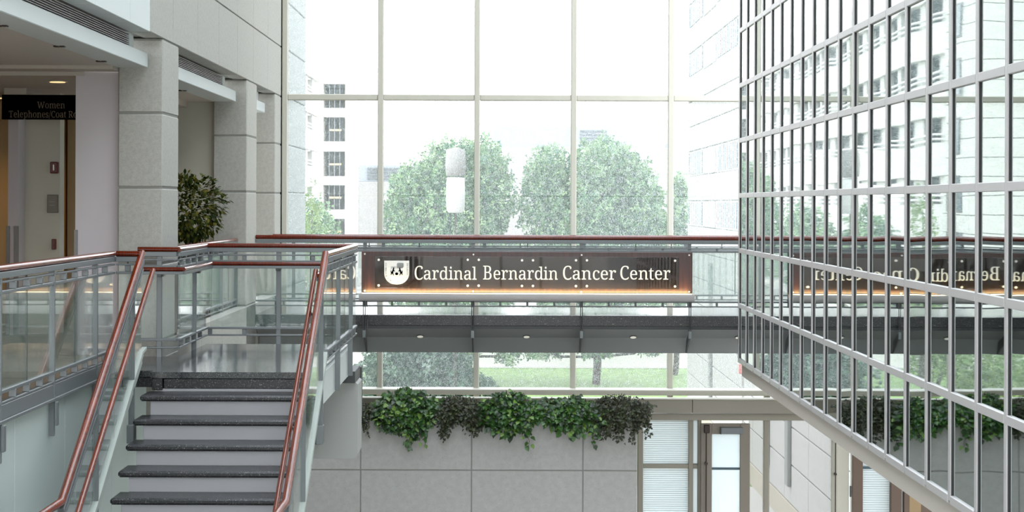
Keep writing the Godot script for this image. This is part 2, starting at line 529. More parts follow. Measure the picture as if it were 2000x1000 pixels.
# ---- the big window at the end of the hall
func window_wall() -> void:
	var d := 27.07
	var w := thing("window_1", P(0, -1.4, d), "huge grid window at the end of the atrium, spotted with dried rain", "window", "", "structure")
	var xs := [-3.27, -1.825, -0.37, 1.09, 2.555, 4.014, 5.47, 6.93, 8.4]
	var ys := [-1.33, 3.1, 6.0, 8.4]
	for i in xs.size():
		box(w, "mullion", xs[i] - 0.042, xs[i] + 0.042, -4.1, 8.6, d - 0.06, d + 0.08, M.window_frame, 0.01)
	for i in xs.size() - 1:
		for j in [1, 2, 3]:
			box(w, "transom", xs[i] + 0.042, xs[i + 1] - 0.042, ys[j] - 0.045, ys[j] + 0.045, d - 0.05, d + 0.07, M.window_frame, 0.01)
	for i in xs.size() - 1:
		for j in 3:
			box(w, "pane", xs[i] + 0.03, xs[i + 1] - 0.03, ys[j] + 0.04, ys[j + 1] - 0.04, d + 0.01, d + 0.014, M.rain_glass, 0.0)
	box(w, "sill", -3.3, 9.0, -1.357, -1.274, d - 0.3, d + 0.05, M.window_frame, 0.008)
	struct("wall_window_reveal", -3.75, -3.315, -4.1, 8.6, 26.88, 27.3, M.window_frame, "painted jamb between the last column and the big window", "wall")
	struct("trim_window", -3.318, -3.3, 0.0, 8.6, 26.862, 26.9, M.black, "dark joint beside the big window", "trim")


# ---- ground floor glazing under the window: beam, blinds, door
func storefront() -> void:
	var d := 26.6
	var s := func(px): return (px - 979.0) * 0.0076
	var t := thing("window_2", P(4, -4.1, d), "beige framed ground floor glazing with white blinds under the big window", "window", "", "structure")
	var joints := [-3.3, -0.4, 1.06, 2.82, 5.7, 9.0]
	for k in 5:
		box(t, "fascia_panel", joints[k] + 0.003, joints[k + 1] - 0.003, -1.57, -1.376, d - 0.25, d - 0.05, M.beige_frame, 0.006)
	box(t, "ledge", -3.3, 9.0, -1.374, -1.352, d - 0.27, d - 0.1, M.window_frame, 0.004)
	box(t, "header", 2.0, 9.0, -1.69, -1.592, d - 0.12, d + 0.1, M.beige_frame, 0.005)
	for x in [[1247, 1257.5], [1346, 1355], [1364, 1371]]:
		box(t, "mullion", s.call(x[0]), s.call(x[1]), -4.1, -1.69, d - 0.05, d + 0.07, M.beige_frame, 0.006)
	for x in [[1257.5, 1346], [1355, 1364]]:
		box(t, "rail", s.call(x[0]), s.call(x[1]), -2.415, -2.35, d - 0.04, d + 0.06, M.beige_frame, 0.006)
	for r in [[-2.35, -1.69], [-4.1, -2.415]]:
		box(t, "pane", s.call(1257), s.call(1347), r[0], r[1], d + 0.03, d + 0.036, M.frosted_glass, 0.0)
		box(t, "pane", s.call(1354), s.call(1365), r[0], r[1], d + 0.03, d + 0.036, M.frosted_glass, 0.0)
	struct("wall_under_window", -3.3, 2.02, -4.1, -1.58, d + 0.0, d + 0.1, M.plaster, "plain wall under the big window, behind the long planter", "wall")
	var bl := thing("window_blind", P(2.45, -4.1, d), "white horizontal slat blind beside the beige door", "blind")
	var st := begin()
	st.set_smooth_group(-1)
	for k in 76:
		var y := -1.71 - k * 0.0315
		if y < -2.34 and y > -2.43: continue
		var a: float = s.call(1259); var b: float = s.call(1345)
		for q in [[Vector3(a, y, 0.006), Vector3(b, y, 0.006), Vector3(b, y - 0.022, -0.006), Vector3(a, y - 0.022, -0.006)]]:
			for i in [0, 1, 2, 0, 2, 3, 0, 2, 1, 0, 3, 2]: st.add_vertex(q[i] + Vector3(0, 0, -d - 0.0) - Vector3(2.45, -4.1, -d))
	var sl := commit(bl, "slats", st, M.blind, P(2.45, -4.1, d))
	tag(sl, "", "", "", "stuff")
	box(bl, "head_rail", s.call(1258), s.call(1346), -1.708, -1.692, d - 0.012, d + 0.012, M.white_paint)
	# the leaf that stands open
	var dr := thing("door_1", P(3.3, -4.1, d - 0.1), "beige framed glass door with a vertical rod and a grey closer box", "door", "", "structure")
	var x0: float = s.call(1368.5); var x1: float = s.call(1464.0); var g0: float = s.call(1390.0); var g1: float = s.call(1444.5)
	box(dr, "stile", x0, g0, -4.1, -1.735, d - 0.14, d - 0.08, M.door_frame, 0.006)
	box(dr, "stile", g1, x1, -4.1, -1.735, d - 0.14, d - 0.08, M.door_frame, 0.006)
	box(dr, "top_rail", g0, g1, -1.89, -1.735, d - 0.139, d - 0.081, M.door_frame, 0.004)
	box(dr, "pane", g0, g1, -4.1, -1.89, d - 0.113, d - 0.107, M.frosted_glass, 0.0)
	box(dr, "bar_or_reflection", g0, g1, -2.42, -2.385, d - 0.12, d - 0.1, M.outer_glass, 0.003)  # reflection of the rail behind, built onto the door glass as a strip
	var clo := box(dr, "closer", s.call(1407.0), s.call(1450.0), -1.88, -1.785, d - 0.2, d - 0.14, M.steel, 0.006)
	box(clo, "closer_cap", s.call(1405.5), s.call(1407.5), -1.885, -1.78, d - 0.202, d - 0.138, M.steel_dark, 0.002)
	tube(dr, "rod", [P(s.call(1378.7), -1.86, d - 0.17), P(s.call(1378.7), -4.05, d - 0.17)], 0.009, M.bronze, 8)
	box(dr, "latch_case", s.call(1374.0), s.call(1385.0), -1.87, -1.75, d - 0.19, d - 0.14, M.bronze, 0.008)
	for y in [-2.32, -3.15]:
		disc(dr, "rod_guide", P(s.call(1378.7), y, d - 0.165), 0.024, 0.05, M.bronze, Vector3.BACK, 10)
	# clear glazing to the right of it
	var c := thing("window_3", P(4.4, -4.1, d), "clear ground floor glazing between the door and the beige post", "window", "", "structure")
	box(c, "mullion", s.call(1493.0), s.call(1502.0), -4.1, -1.69, d - 0.04, d + 0.06, M.beige_frame, 0.006)
	box(c, "pane", s.call(1464.0), s.call(1493.0), -4.1, -1.69, d + 0.01, d + 0.016, M.tinted_glass, 0.0)
	box(c, "pane", s.call(1502.0), s.call(1625.0), -4.1, -1.69, d + 0.01, d + 0.016, M.tinted_glass, 0.0)
	var dd := thing("door_2", P(5.0, -4.1, d - 0.1), "beige door leaf with a vertical rod, right of the clear glazing", "door", "", "structure")
	box(dd, "stile", s.call(1624.5), s.call(1636.0), -4.1, -1.69, d - 0.08, d, M.window_frame, 0.006)
	box(dd, "panel", s.call(1636.0), s.call(1658.5), -4.1, -1.69, d - 0.06, d, M.plaster, 0.004)
	box(dd, "edge_strip", s.call(1662.0), s.call(1664.5), -4.1, -1.69, d - 0.07, d, M.white_paint, 0.002)
	tube(dd, "rod", [P(s.call(1631.0), -1.84, d - 0.11), P(s.call(1631.0), -4.05, d - 0.11)], 0.008, M.bronze, 8)
	box(dd, "latch_case", s.call(1627.0), s.call(1636.0), -1.86, -1.79, d - 0.13, d - 0.08, M.bronze, 0.006)
	disc(dd, "rod_guide", P(s.call(1631.0), -2.48, d - 0.1), 0.022, 0.05, M.bronze, Vector3.BACK, 10)
	box(dd, "lock", s.call(1660.0), s.call(1663.0), -2.82, -2.66, d - 0.085, d - 0.05, M.steel_dark, 0.002)
	var e := thing("wall_storefront", P(6, -4.1, d), "brown framed ground floor glazing half hidden under the mirror wall", "wall", "", "structure")
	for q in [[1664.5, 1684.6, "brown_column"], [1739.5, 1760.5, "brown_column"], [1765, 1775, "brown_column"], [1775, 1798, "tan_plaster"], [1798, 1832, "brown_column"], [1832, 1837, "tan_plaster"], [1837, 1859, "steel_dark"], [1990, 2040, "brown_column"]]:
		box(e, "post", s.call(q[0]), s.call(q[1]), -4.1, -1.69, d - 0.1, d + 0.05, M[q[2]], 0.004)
	for q in [[1684.6, 1739.5], [1760.5, 1765], [1859, 1990]]:
		box(e, "pane", s.call(q[0]), s.call(q[1]), -4.1, -1.69, d + 0.01, d + 0.016, M.frosted_glass, 0.0)
	box(e, "bar_or_reflection", s.call(1684.6), s.call(1739.5), -2.415, -2.375, d - 0.03, d + 0.01, M.outer_glass, 0.004)
	var st2 := begin()
	st2.set_smooth_group(-1)
	for k in 70:
		var y := -1.71 - k * 0.034
		var a: float = s.call(1686); var b: float = s.call(1738.5)
		for i in [0, 1, 2, 0, 2, 3, 0, 2, 1, 0, 3, 2]:
			st2.add_vertex([Vector3(a, y, 0.006), Vector3(b, y, 0.006), Vector3(b, y - 0.024, -0.006), Vector3(a, y - 0.024, -0.006)][i] - Vector3(5.6, -4.1, 0))
	var bl2 := thing("window_blind", P(5.6, -4.1, d - 0.02), "pale blue slat blind between the brown posts", "blind")
	tag(commit(bl2, "slats", st2, M.blind, P(5.6, -4.1, d - 0.02)), "", "", "", "stuff")
	box(bl2, "head_rail", s.call(1685.0), s.call(1739.0), -1.708, -1.692, d - 0.035, d - 0.01, M.white_paint)


# ---- right side: mirror glass in an aluminium grid
func mirror_wall() -> void:
	var w := thing("wall_right", P(3.2, -0.6, 15), "tall wall of mirror glass panes in a pale aluminium grid", "wall", "", "structure")
	var n := 26
	var pitch := 0.7072
	var rise := 0.737
	var rows := 9
	box(w, "backing", 3.23, 3.45, -0.6, 6.05, 24.06 - n * pitch, 24.05, M.gasket, 0.0)
	# a few panes, each a little pillowed as heat-strengthened glass is
	var panes := []
	for v in 7:
		var st := begin()
		var r := RandomNumberGenerator.new()
		r.seed = 50 + v
		var ty := r.randf_range(-0.0012, 0.0012); var tz := r.randf_range(-0.0006, 0.0006)
		var ay := r.randf_range(-0.0022, 0.0022); var az := r.randf_range(-0.0014, 0.0014)
		var g := 10
		var vert := func(i, k):
			var z: float = (i / float(g) - 0.5); var y: float = (k / float(g) - 0.5)
			st.set_normal(Vector3(-1, ty + ay * sin(y * 5.5 + z * 2.0), tz + az * sin(z * 6.0 + 1.3 * y)).normalized())
			st.add_vertex(Vector3(0, y * rise, z * pitch))
		for i in g:
			for k in g:
				for c in [[0, 0], [1, 1], [1, 0], [0, 0], [0, 1], [1, 1]]: vert.call(i + c[0], k + c[1])
		panes.append(st.commit())
	for i in n:
		for k in rows:
			place(w, "pane", panes[rng.randi() % 7], M.mirror_glass, Transform3D(Basis(), P(3.208, -0.59 + (k + 0.5) * rise, 24.06 - (i + 0.5) * pitch)))
	for i in n + 1:
		var d := 24.06 - i * pitch
		box(w, "mullion", 3.19, 3.22, -0.6, 6.05, d - 0.032, d + 0.032, M.aluminium, 0.004)
		box(w, "gasket", 3.199, 3.214, -0.6, 6.05, d - 0.038, d + 0.033, M.gasket, 0.0)
	for k in rows + 1:
		var y := -0.59 + k * rise
		for i in n:
			var d := 24.06 - (i + 0.5) * pitch
			box(w, "transom", 3.189, 3.22, y - 0.031, y + 0.031, d - pitch / 2 + 0.033, d + pitch / 2 - 0.033, M.aluminium, 0.004)
	box(w, "corner_post", 3.19, 3.5, -0.62, 6.1, 24.06, 24.12, M.aluminium, 0.004)
	struct("wall_right_near", 3.2, 3.45, -0.8, 6.05, -6, 24.06 - n * pitch - 0.04, M.white_panel, "plain white wall beyond the near end of the mirror glass", "wall")


# ---- the footbridge
func bridge() -> void:
	var t := thing("footbridge", P(0, -0.5, 25), "grey footbridge with a black granite edge crossing before the window", "bridge")
	box(t, "deck", -3.3, 9.0, -0.14, -0.002, 24.12, 26.0, M.granite_polished, 0.0)
	var xs := [-3.3, -0.378, 2.533, 5.4, 9.0]
	for k in 4:
		box(t, "granite_edge", xs[k] + 0.001, xs[k + 1] - 0.001, -0.142, 0.0, 24.08, 24.2, M.granite, 0.006)
	box(t, "shadow_gap", -3.3, 9.0, -0.185, -0.142, 24.12, 24.4, M.steel_dark, 0.0)
	# tapered soffit and inner beam: one profile run along x
	var prof := PackedVector2Array([Vector2(-24.1, -0.185), Vector2(-24.42, -0.322), Vector2(-24.5, -0.535), Vector2(-25.6, -0.535), Vector2(-26.0, -0.185)])
	var st := begin()
	prism_into(st, prof, -6.15, 6.15)
	st.generate_normals()
	place(t, "soffit", st.commit(), M.bridge_paint, Transform3D(Basis(Vector3(0, 0, 1), Vector3(0, 1, 0), Vector3(-1, 0, 0)), Vector3(2.85, 0, 0)))
	t.get_node("soffit").transform = Transform3D(Basis(Vector3(0, 0, 1), Vector3(0, 1, 0), Vector3(1, 0, 0)), Vector3(2.85, 0, 0) - t.position)
	var where := ["left end", "second from the stairs", "third from the stairs", "right end by the mirror wall"]
	var i := 0
	for x in [-1.096, 0.351, 1.80, 3.23]:
		var dn := thing("downlight", P(x, -0.3, 24.36), "small pale recessed downlight in the bridge soffit, " + where[i], "downlight", "downlights under the bridge")
		var ax := Vector3(0, -0.919, 0.394)
		disc(dn, "trim_ring", P(x, -0.3035, 24.3566), 0.052, 0.012, M.steel_dark, ax, 20)
		disc(dn, "lens", P(x, -0.307, 24.3552), 0.045, 0.016, M.soft_lens, ax, 20)
		i += 1
	# knee braces and hanger rods at every module
	var nm := ["leftmost", "second", "third", "rightmost"]
	i = 0
	for x in [-1.83, -0.378, 1.08, 2.533]:
		var b := thing("sign_bracket", P(x, -0.2, 24.0), "thin grey hanger rods and knee brace under the wooden sign, %s of four" % nm[i], "bracket", "brackets carrying the wooden sign")
		for s in [-0.012, 0.012]:
			tube(b, "rod", [P(x + s, 0.14, 24.0), P(x + s, -0.26, 24.0)], 0.006, M.steel_dark, 8)
		box(b, "head", x - 0.018, x + 0.018, 0.12, 0.24, 23.955, 24.04, M.steel_dark)
		box(b, "clevis", x - 0.022, x + 0.022, -0.3, -0.2, 23.98, 24.03, M.steel, 0.003)
		plate(b, "arm", [P(x, -0.21, 24.05), P(x, -0.29, 24.02), P(x, -0.53, 24.47), P(x, -0.352, 24.385)], Vector3(0.02, 0, 0), M.steel_dark)
		i += 1
	var cb := tube(self, "power_cable", [P(-1.79, 0.2, 23.97), P(-1.785, -0.14, 23.97), P(-1.79, -0.2, 24.0), P(-1.795, -0.21, 24.05)], 0.006, M.steel, 8)
	tag(cb, "thin grey cable dangling at the left end of the wooden sign", "cable")


# ---- guardrails: one run of guard from p to q along the floor edge
func guard_run(t: Node3D, p: Vector3, q: Vector3, posts: Array, o := {}) -> void:
	var dir := (q - p).normalized()
	var length := (q - p).length()
	var side := Vector3.UP.cross(dir).normalized()
	var up := func(y): return Vector3(0, y, 0)
	var y_chan: float = o.get("channel", 0.99)
	var y1: float = o.get("bar1", 0.94)
	var y2: float = o.get("bar2", 0.875)
	var y3: float = o.get("bar3", 0.2)
	var y4: float = o.get("bar4", 0.12)
	bar(t, "channel", p + up.call(y_chan), q + up.call(y_chan), 0.05, 0.045, M.steel)
	bar(t, "rail_bar", p + up.call(y1), q + up.call(y1), 0.036, 0.016, M.steel)
	bar(t, "rail_bar", p + up.call(y2), q + up.call(y2), 0.04, 0.024, M.steel)
	bar(t, "rail_bar", p + up.call(y3), q + up.call(y3), 0.045, 0.024, M.steel)
	bar(t, "rail_bar", p + up.call(y4), q + up.call(y4), 0.04, 0.018, M.steel)
	var bottom: float = o.get("bottom", -0.28)
	var stops := [0.0]
	for s in posts:
		var c: Vector3 = p + dir * s
		bar(t, "post", c + up.call(bottom), c + up.call(y_chan), 0.05, 0.024, M.steel)
		bar(t, "post_flange", c + dir * 0.016 + up.call(y3), c + dir * 0.016 + up.call(y2), 0.02, 0.012, M.steel_dark)
		stops.append(s)
	stops.append(length)
	# spacer blocks and glass, a quarter and a half module each
	var s0: float = posts[0] if posts.size() else length / 2
	while s0 > 0.2: s0 -= MODULE / 4
	var s := s0
	while s < length - 0.02:
		if s > 0.02:
			var c := p + dir * s
			if not posts.any(func(a): return absf(a - s) < 0.06):
				bar(t, "spacer", c + up.call(y2 + 0.012), c + up.call(y1 - 0.008), o.get("block", 0.05), 0.024, M.steel)
				bar(t, "spacer", c + up.call(y4 + 0.009), c + up.call(y3 - 0.012), o.get("block", 0.05), 0.024, M.steel)
		s += MODULE / 4
	s = s0
	while s < length - 0.02:
		if s > 0.02: bar(t, "pin", p + dir * s + up.call(y1), p + dir * s + up.call(y_chan), 0.012, 0.012, M.steel_dark)
		s += MODULE / 2
	stops.sort()
	for k in stops.size() - 1:
		var a: float = stops[k] + 0.022
		var b: float = stops[k + 1] - 0.022
		var parts := 2 if b - a > 1.0 else 1
		if parts == 2: bar(t, "pane_joint", p + dir * (a + b) / 2 + up.call(y3 + 0.012), p + dir * (a + b) / 2 + up.call(y2 - 0.012), 0.012, 0.008, M.gasket, 0.0)
		for j in parts:
			var u := lerpf(a, b, j / float(parts)) + (0.006 if j else 0.0)
			var v := lerpf(a, b, (j + 1) / float(parts)) - (0.006 if j < parts - 1 else 0.0)
			if v - u < 0.05: continue
			plate(t, "pane", [p + dir * u + up.call(y3 + 0.012), p + dir * v + up.call(y3 + 0.012), p + dir * v + up.call(y2 - 0.012), p + dir * u + up.call(y2 - 0.012)], side * 0.01, M.guard_glass)


func guards() -> void:
	var gx := -3.42
	# left guard along the lobby edge
	var t := thing("guardrail", P(gx, 0, 14), "long glass guardrail with a wooden top rail along the lobby edge on the left", "guardrail", "glass guardrails")
	guard_run(t, P(gx, 0, 7.0), P(gx, 0, 15.8), [0.82, 2.277, 3.734, 5.191, 6.65, 8.1], {"channel": 1.0, "bar1": 0.953, "bar2": 0.882, "bar3": 0.203, "bar4": 0.127})
	tube(t, "top_rail", [P(gx, 1.048, 6.9), P(gx, 1.048, 15.8)], 0.03, M.rail_wood, 16, 0.85)
	box(t, "edge_beam", gx - 0.02, gx + 0.02, 0.012, 0.115, 6.9, 15.86, M.steel, 0.003)
	box(t, "edge_flange", gx - 0.03, gx + 0.035, -0.012, 0.012, 6.9, 15.86, M.steel, 0.003)
	for d in [7.82, 9.277, 10.734, 12.19, 13.65, 15.1]:
		box(t, "gusset", gx + 0.03, gx + 0.05, -0.2, -0.02, d - 0.03, d + 0.03, M.steel, 0.002)
	var w := thing("wall_edge_left", P(-3.46, -2, 12), "grey green smooth panels below the lobby edge on the left", "wall", "", "structure")
	for k in 7:
		var d1 := 15.85 - 2.2 + 0.5 - (k - 1) * MODULE if k > 0 else 15.86
		var d0 := 15.85 - 2.2 + 0.5 - k * MODULE
		box(w, "panel", -3.47, -3.44, -4.1, -0.014, d0 + 0.004, d1 - 0.004, M.teal_panel, 0.003)
	box(w, "panel", -3.47, -3.44, -4.1, -0.014, 15.87, 17.4, M.teal_panel, 0.003)

	# landing: left return, rear run and right run
	var l := thing("guardrail", P(-2.4, 0, 19.1), "glass guardrail with a wooden top rail around the back and right of the stair landing", "guardrail", "glass guardrails")
	var ob := {"channel": 1.0, "bar1": 0.945, "bar2": 0.878, "bar3": 0.168, "bar4": 0.092, "block": 0.045}
	guard_run(l, P(-3.52, 0, 17.42), P(-3.15, 0, 17.42), [0.2], ob)
	guard_run(l, P(-3.14, 0, 17.44), P(-3.14, 0, 19.08), [0.9], ob)
	guard_run(l, P(-3.12, 0, 19.1), P(-1.56, 0, 19.1), [0.75], ob)
	tube(l, "top_rail", [P(-3.53, 1.045, 17.42), P(-3.14, 1.045, 17.42)], 0.027, M.rail_wood_shaded, 16, 0.9)
	tube(l, "top_rail", [P(-3.14, 1.045, 17.42), P(-3.14, 1.045, 19.1)], 0.027, M.rail_wood, 16, 0.9)
	tube(l, "top_rail", [P(-3.14, 1.045, 19.1), P(-1.55, 1.045, 19.1)], 0.027, M.rail_wood_shaded, 16, 0.9)
	# inner handrail
	tube(l, "handrail", [P(-3.5, 0.855, 17.33), P(-3.07, 0.855, 17.33)], 0.021, M.rail_wood_shaded, 14)
	tube(l, "handrail", [P(-3.07, 0.855, 17.33), P(-3.07, 0.855, 19.0)], 0.021, M.rail_wood, 14)
	tube(l, "handrail", [P(-3.07, 0.855, 19.0), P(-1.64, 0.855, 19.0)], 0.021, M.rail_wood_shaded, 14)
	for a in [[P(-3.5, 0.82, 17.33), P(-3.07, 0.82, 17.33)], [P(-3.07, 0.82, 17.33), P(-3.07, 0.82, 19.0)], [P(-3.07, 0.82, 19.0), P(-1.64, 0.82, 19.0)]]:
		bar(l, "handrail_flat", a[0], a[1], 0.03, 0.03, M.steel)
	for c in [P(-3.3, 0.81, 17.37), P(-2.37, 0.81, 19.05), P(-3.1, 0.81, 18.34)]:
		box(l, "handrail_bracket", c.x - 0.02, c.x + 0.02, c.y - 0.03, c.y + 0.02, -c.z - 0.05, -c.z + 0.05, M.steel_dark)
	var r := l
	guard_run(r, P(-1.553, 0, 15.92), P(-1.553, 0, 19.12), [1.14, 2.57], {"channel": 1.0, "bar1": 0.95, "bar2": 0.878, "bar3": 0.19, "bar4": 0.11, "block": 0.045})
	tube(r, "top_rail", [P(-1.553, 1.045, 15.9), P(-1.553, 1.045, 19.13)], 0.027, M.rail_wood, 16, 0.9)
	bar(r, "handrail_flat", P(-1.64, 0.82, 15.95), P(-1.64, 0.82, 19.0), 0.03, 0.03, M.steel)
	tube(r, "handrail", [P(-1.64, 0.855, 15.95), P(-1.64, 0.855, 19.0)], 0.021, M.rail_wood, 14)
	# guard on the low wall between the columns
	var f := thing("guardrail", P(gx, 0.16, 21), "glass guardrail on the low stone wall beside the ficus", "guardrail", "glass guardrails")
	guard_run(f, P(gx - 0.02, 0, 18.36), P(gx - 0.02, 0, 23.26), [0.75, 2.2, 3.66, 4.86], {"channel": 0.98, "bar1": 0.93, "bar2": 0.87, "bar3": 0.25, "bar4": 0.19, "bottom": 0.157})
	tube(f, "top_rail", [P(gx - 0.02, 1.02, 18.36), P(gx - 0.02, 1.02, 23.26)], 0.028, M.rail_wood, 16, 0.9)

	# the stair's own guards, sloping down towards the viewer
	var slope := 0.595
	var s_end := 2.888
	for sx in [-1, 1]:
		var x := -3.177 if sx < 0 else -1.553
		var xi := -3.09 if sx < 0 else -1.645
		var xb := x
		var g := thing("stair_railing", P(x, -1.5, 14.4), "sloping glass stair railing with reddish wooden rails on the %s side of the steps" % ("left" if sx < 0 else "right"), "railing", "stair railings")
		if sx < 0:
			guard_run(g, P(gx + 0.03, 0, 15.8), P(-3.19, 0, 15.8), [], {"channel": 1.0, "bar1": 0.953, "bar2": 0.882, "bar3": 0.203, "bar4": 0.127})
			tube(g, "top_rail", [P(gx + 0.03, 1.048, 15.8), P(-3.18, 1.048, 15.8)], 0.03, M.rail_wood_shaded, 16, 0.85)
		var at := func(s, y, xx): return P(xx, y - slope * s, 15.85 - s)
		var low := func(s, y, xx): return P(xx, y - slope * s_end, 15.85 - s)
		tube(g, "top_rail", [at.call(-0.01, 1.05, x), at.call(s_end, 1.05, x), low.call(s_end + 1.6, 1.05, x)], 0.03, M.rail_wood, 16)
		tube(g, "handrail", [at.call(-0.06, 0.865, xi), at.call(s_end + 0.05, 0.865, xi), low.call(s_end + 1.6, 0.835, xi)], 0.022, M.rail_wood, 14)
		bar(g, "handrail_flat", at.call(-0.02, 0.83, xi), at.call(s_end, 0.83, xi), 0.026, 0.022, M.steel)
		bar(g, "channel", at.call(0.0, 0.985, xb), at.call(s_end, 0.985, xb), 0.05, 0.04, M.steel)
		bar(g, "rail_bar", at.call(0.0, 0.91, xb), at.call(s_end, 0.91, xb), 0.036, 0.02, M.steel)
		bar(g, "glass_channel", at.call(0.05, 0.2, xb), at.call(s_end + 0.6, 0.2, xb), 0.055, 0.05, M.rail_channel)
		bar(g, "glass_channel", at.call(0.05, 0.13, xb), at.call(s_end + 0.6, 0.13, xb), 0.035, 0.04, M.rail_channel)
		if sx < 0:
			bar(g, "rail_bar", at.call(0.05, 0.2, x), P(x, 0.2, 15.98), 0.045, 0.03, M.rail_channel)
		for s in [0.42, 1.79, 3.1]:
			bar(g, "post", at.call(s, -0.22, xb), at.call(s, 0.99, xb), 0.05, 0.024, M.steel)
			if s < 3.0:
				tube(g, "handrail_bracket", [at.call(s, 0.74, xb), at.call(s, 0.76, lerpf(x, xi, 0.6)), at.call(s, 0.82, xi)], 0.008, M.steel_dark, 8)
				box(g, "mounting_plate", x - 0.035 * sx * 0 - 0.03, x + 0.03, -0.32 - slope * s, -0.16 - slope * s, 15.85 - s - 0.06, 15.85 - s + 0.06, M.steel)
		for s in [[0.03, 0.4], [0.44, 1.11], [1.125, 1.77], [1.81, 2.45], [2.465, 3.08]]:
			plate(g, "pane", [at.call(s[0], 0.22, xb), at.call(s[1], 0.22, xb), at.call(s[1], 0.9, xb), at.call(s[0], 0.9, xb)], Vector3(0.01, 0, 0), M.guard_glass)
	# bridge guards, front and rear
	for k in 2:
		var d: float = [24.12, 25.92][k]
		var y0: float = [0.0, -0.02][k]
		var b := thing("guardrail", P(0, 0, d), ["slim glass guardrail with a dark red wooden rail along the front of the bridge", "slim glass guardrail along the window side of the bridge"][k], "guardrail", "glass guardrails")
		var q := {"channel": 0.988 + y0, "bar1": 0.906 + y0, "bar2": 0.862 + y0, "bar3": 0.186, "bar4": 0.122, "bottom": 0.11, "block": 0.03}
		guard_run(b, P(-3.3, 0, d), P(6.0, 0, d), [1.47, 2.922, 4.38, 5.833, 7.28, 8.74] if k == 0 else [0.3, 1.6, 3.06, 4.5, 5.97, 7.4, 8.8], q)
		tube(b, "top_rail", [P(-3.3, 1.042 + y0, d), P(6.0, 1.042 + y0, d)], 0.03, M.rail_wood_shaded, 16, 0.95)


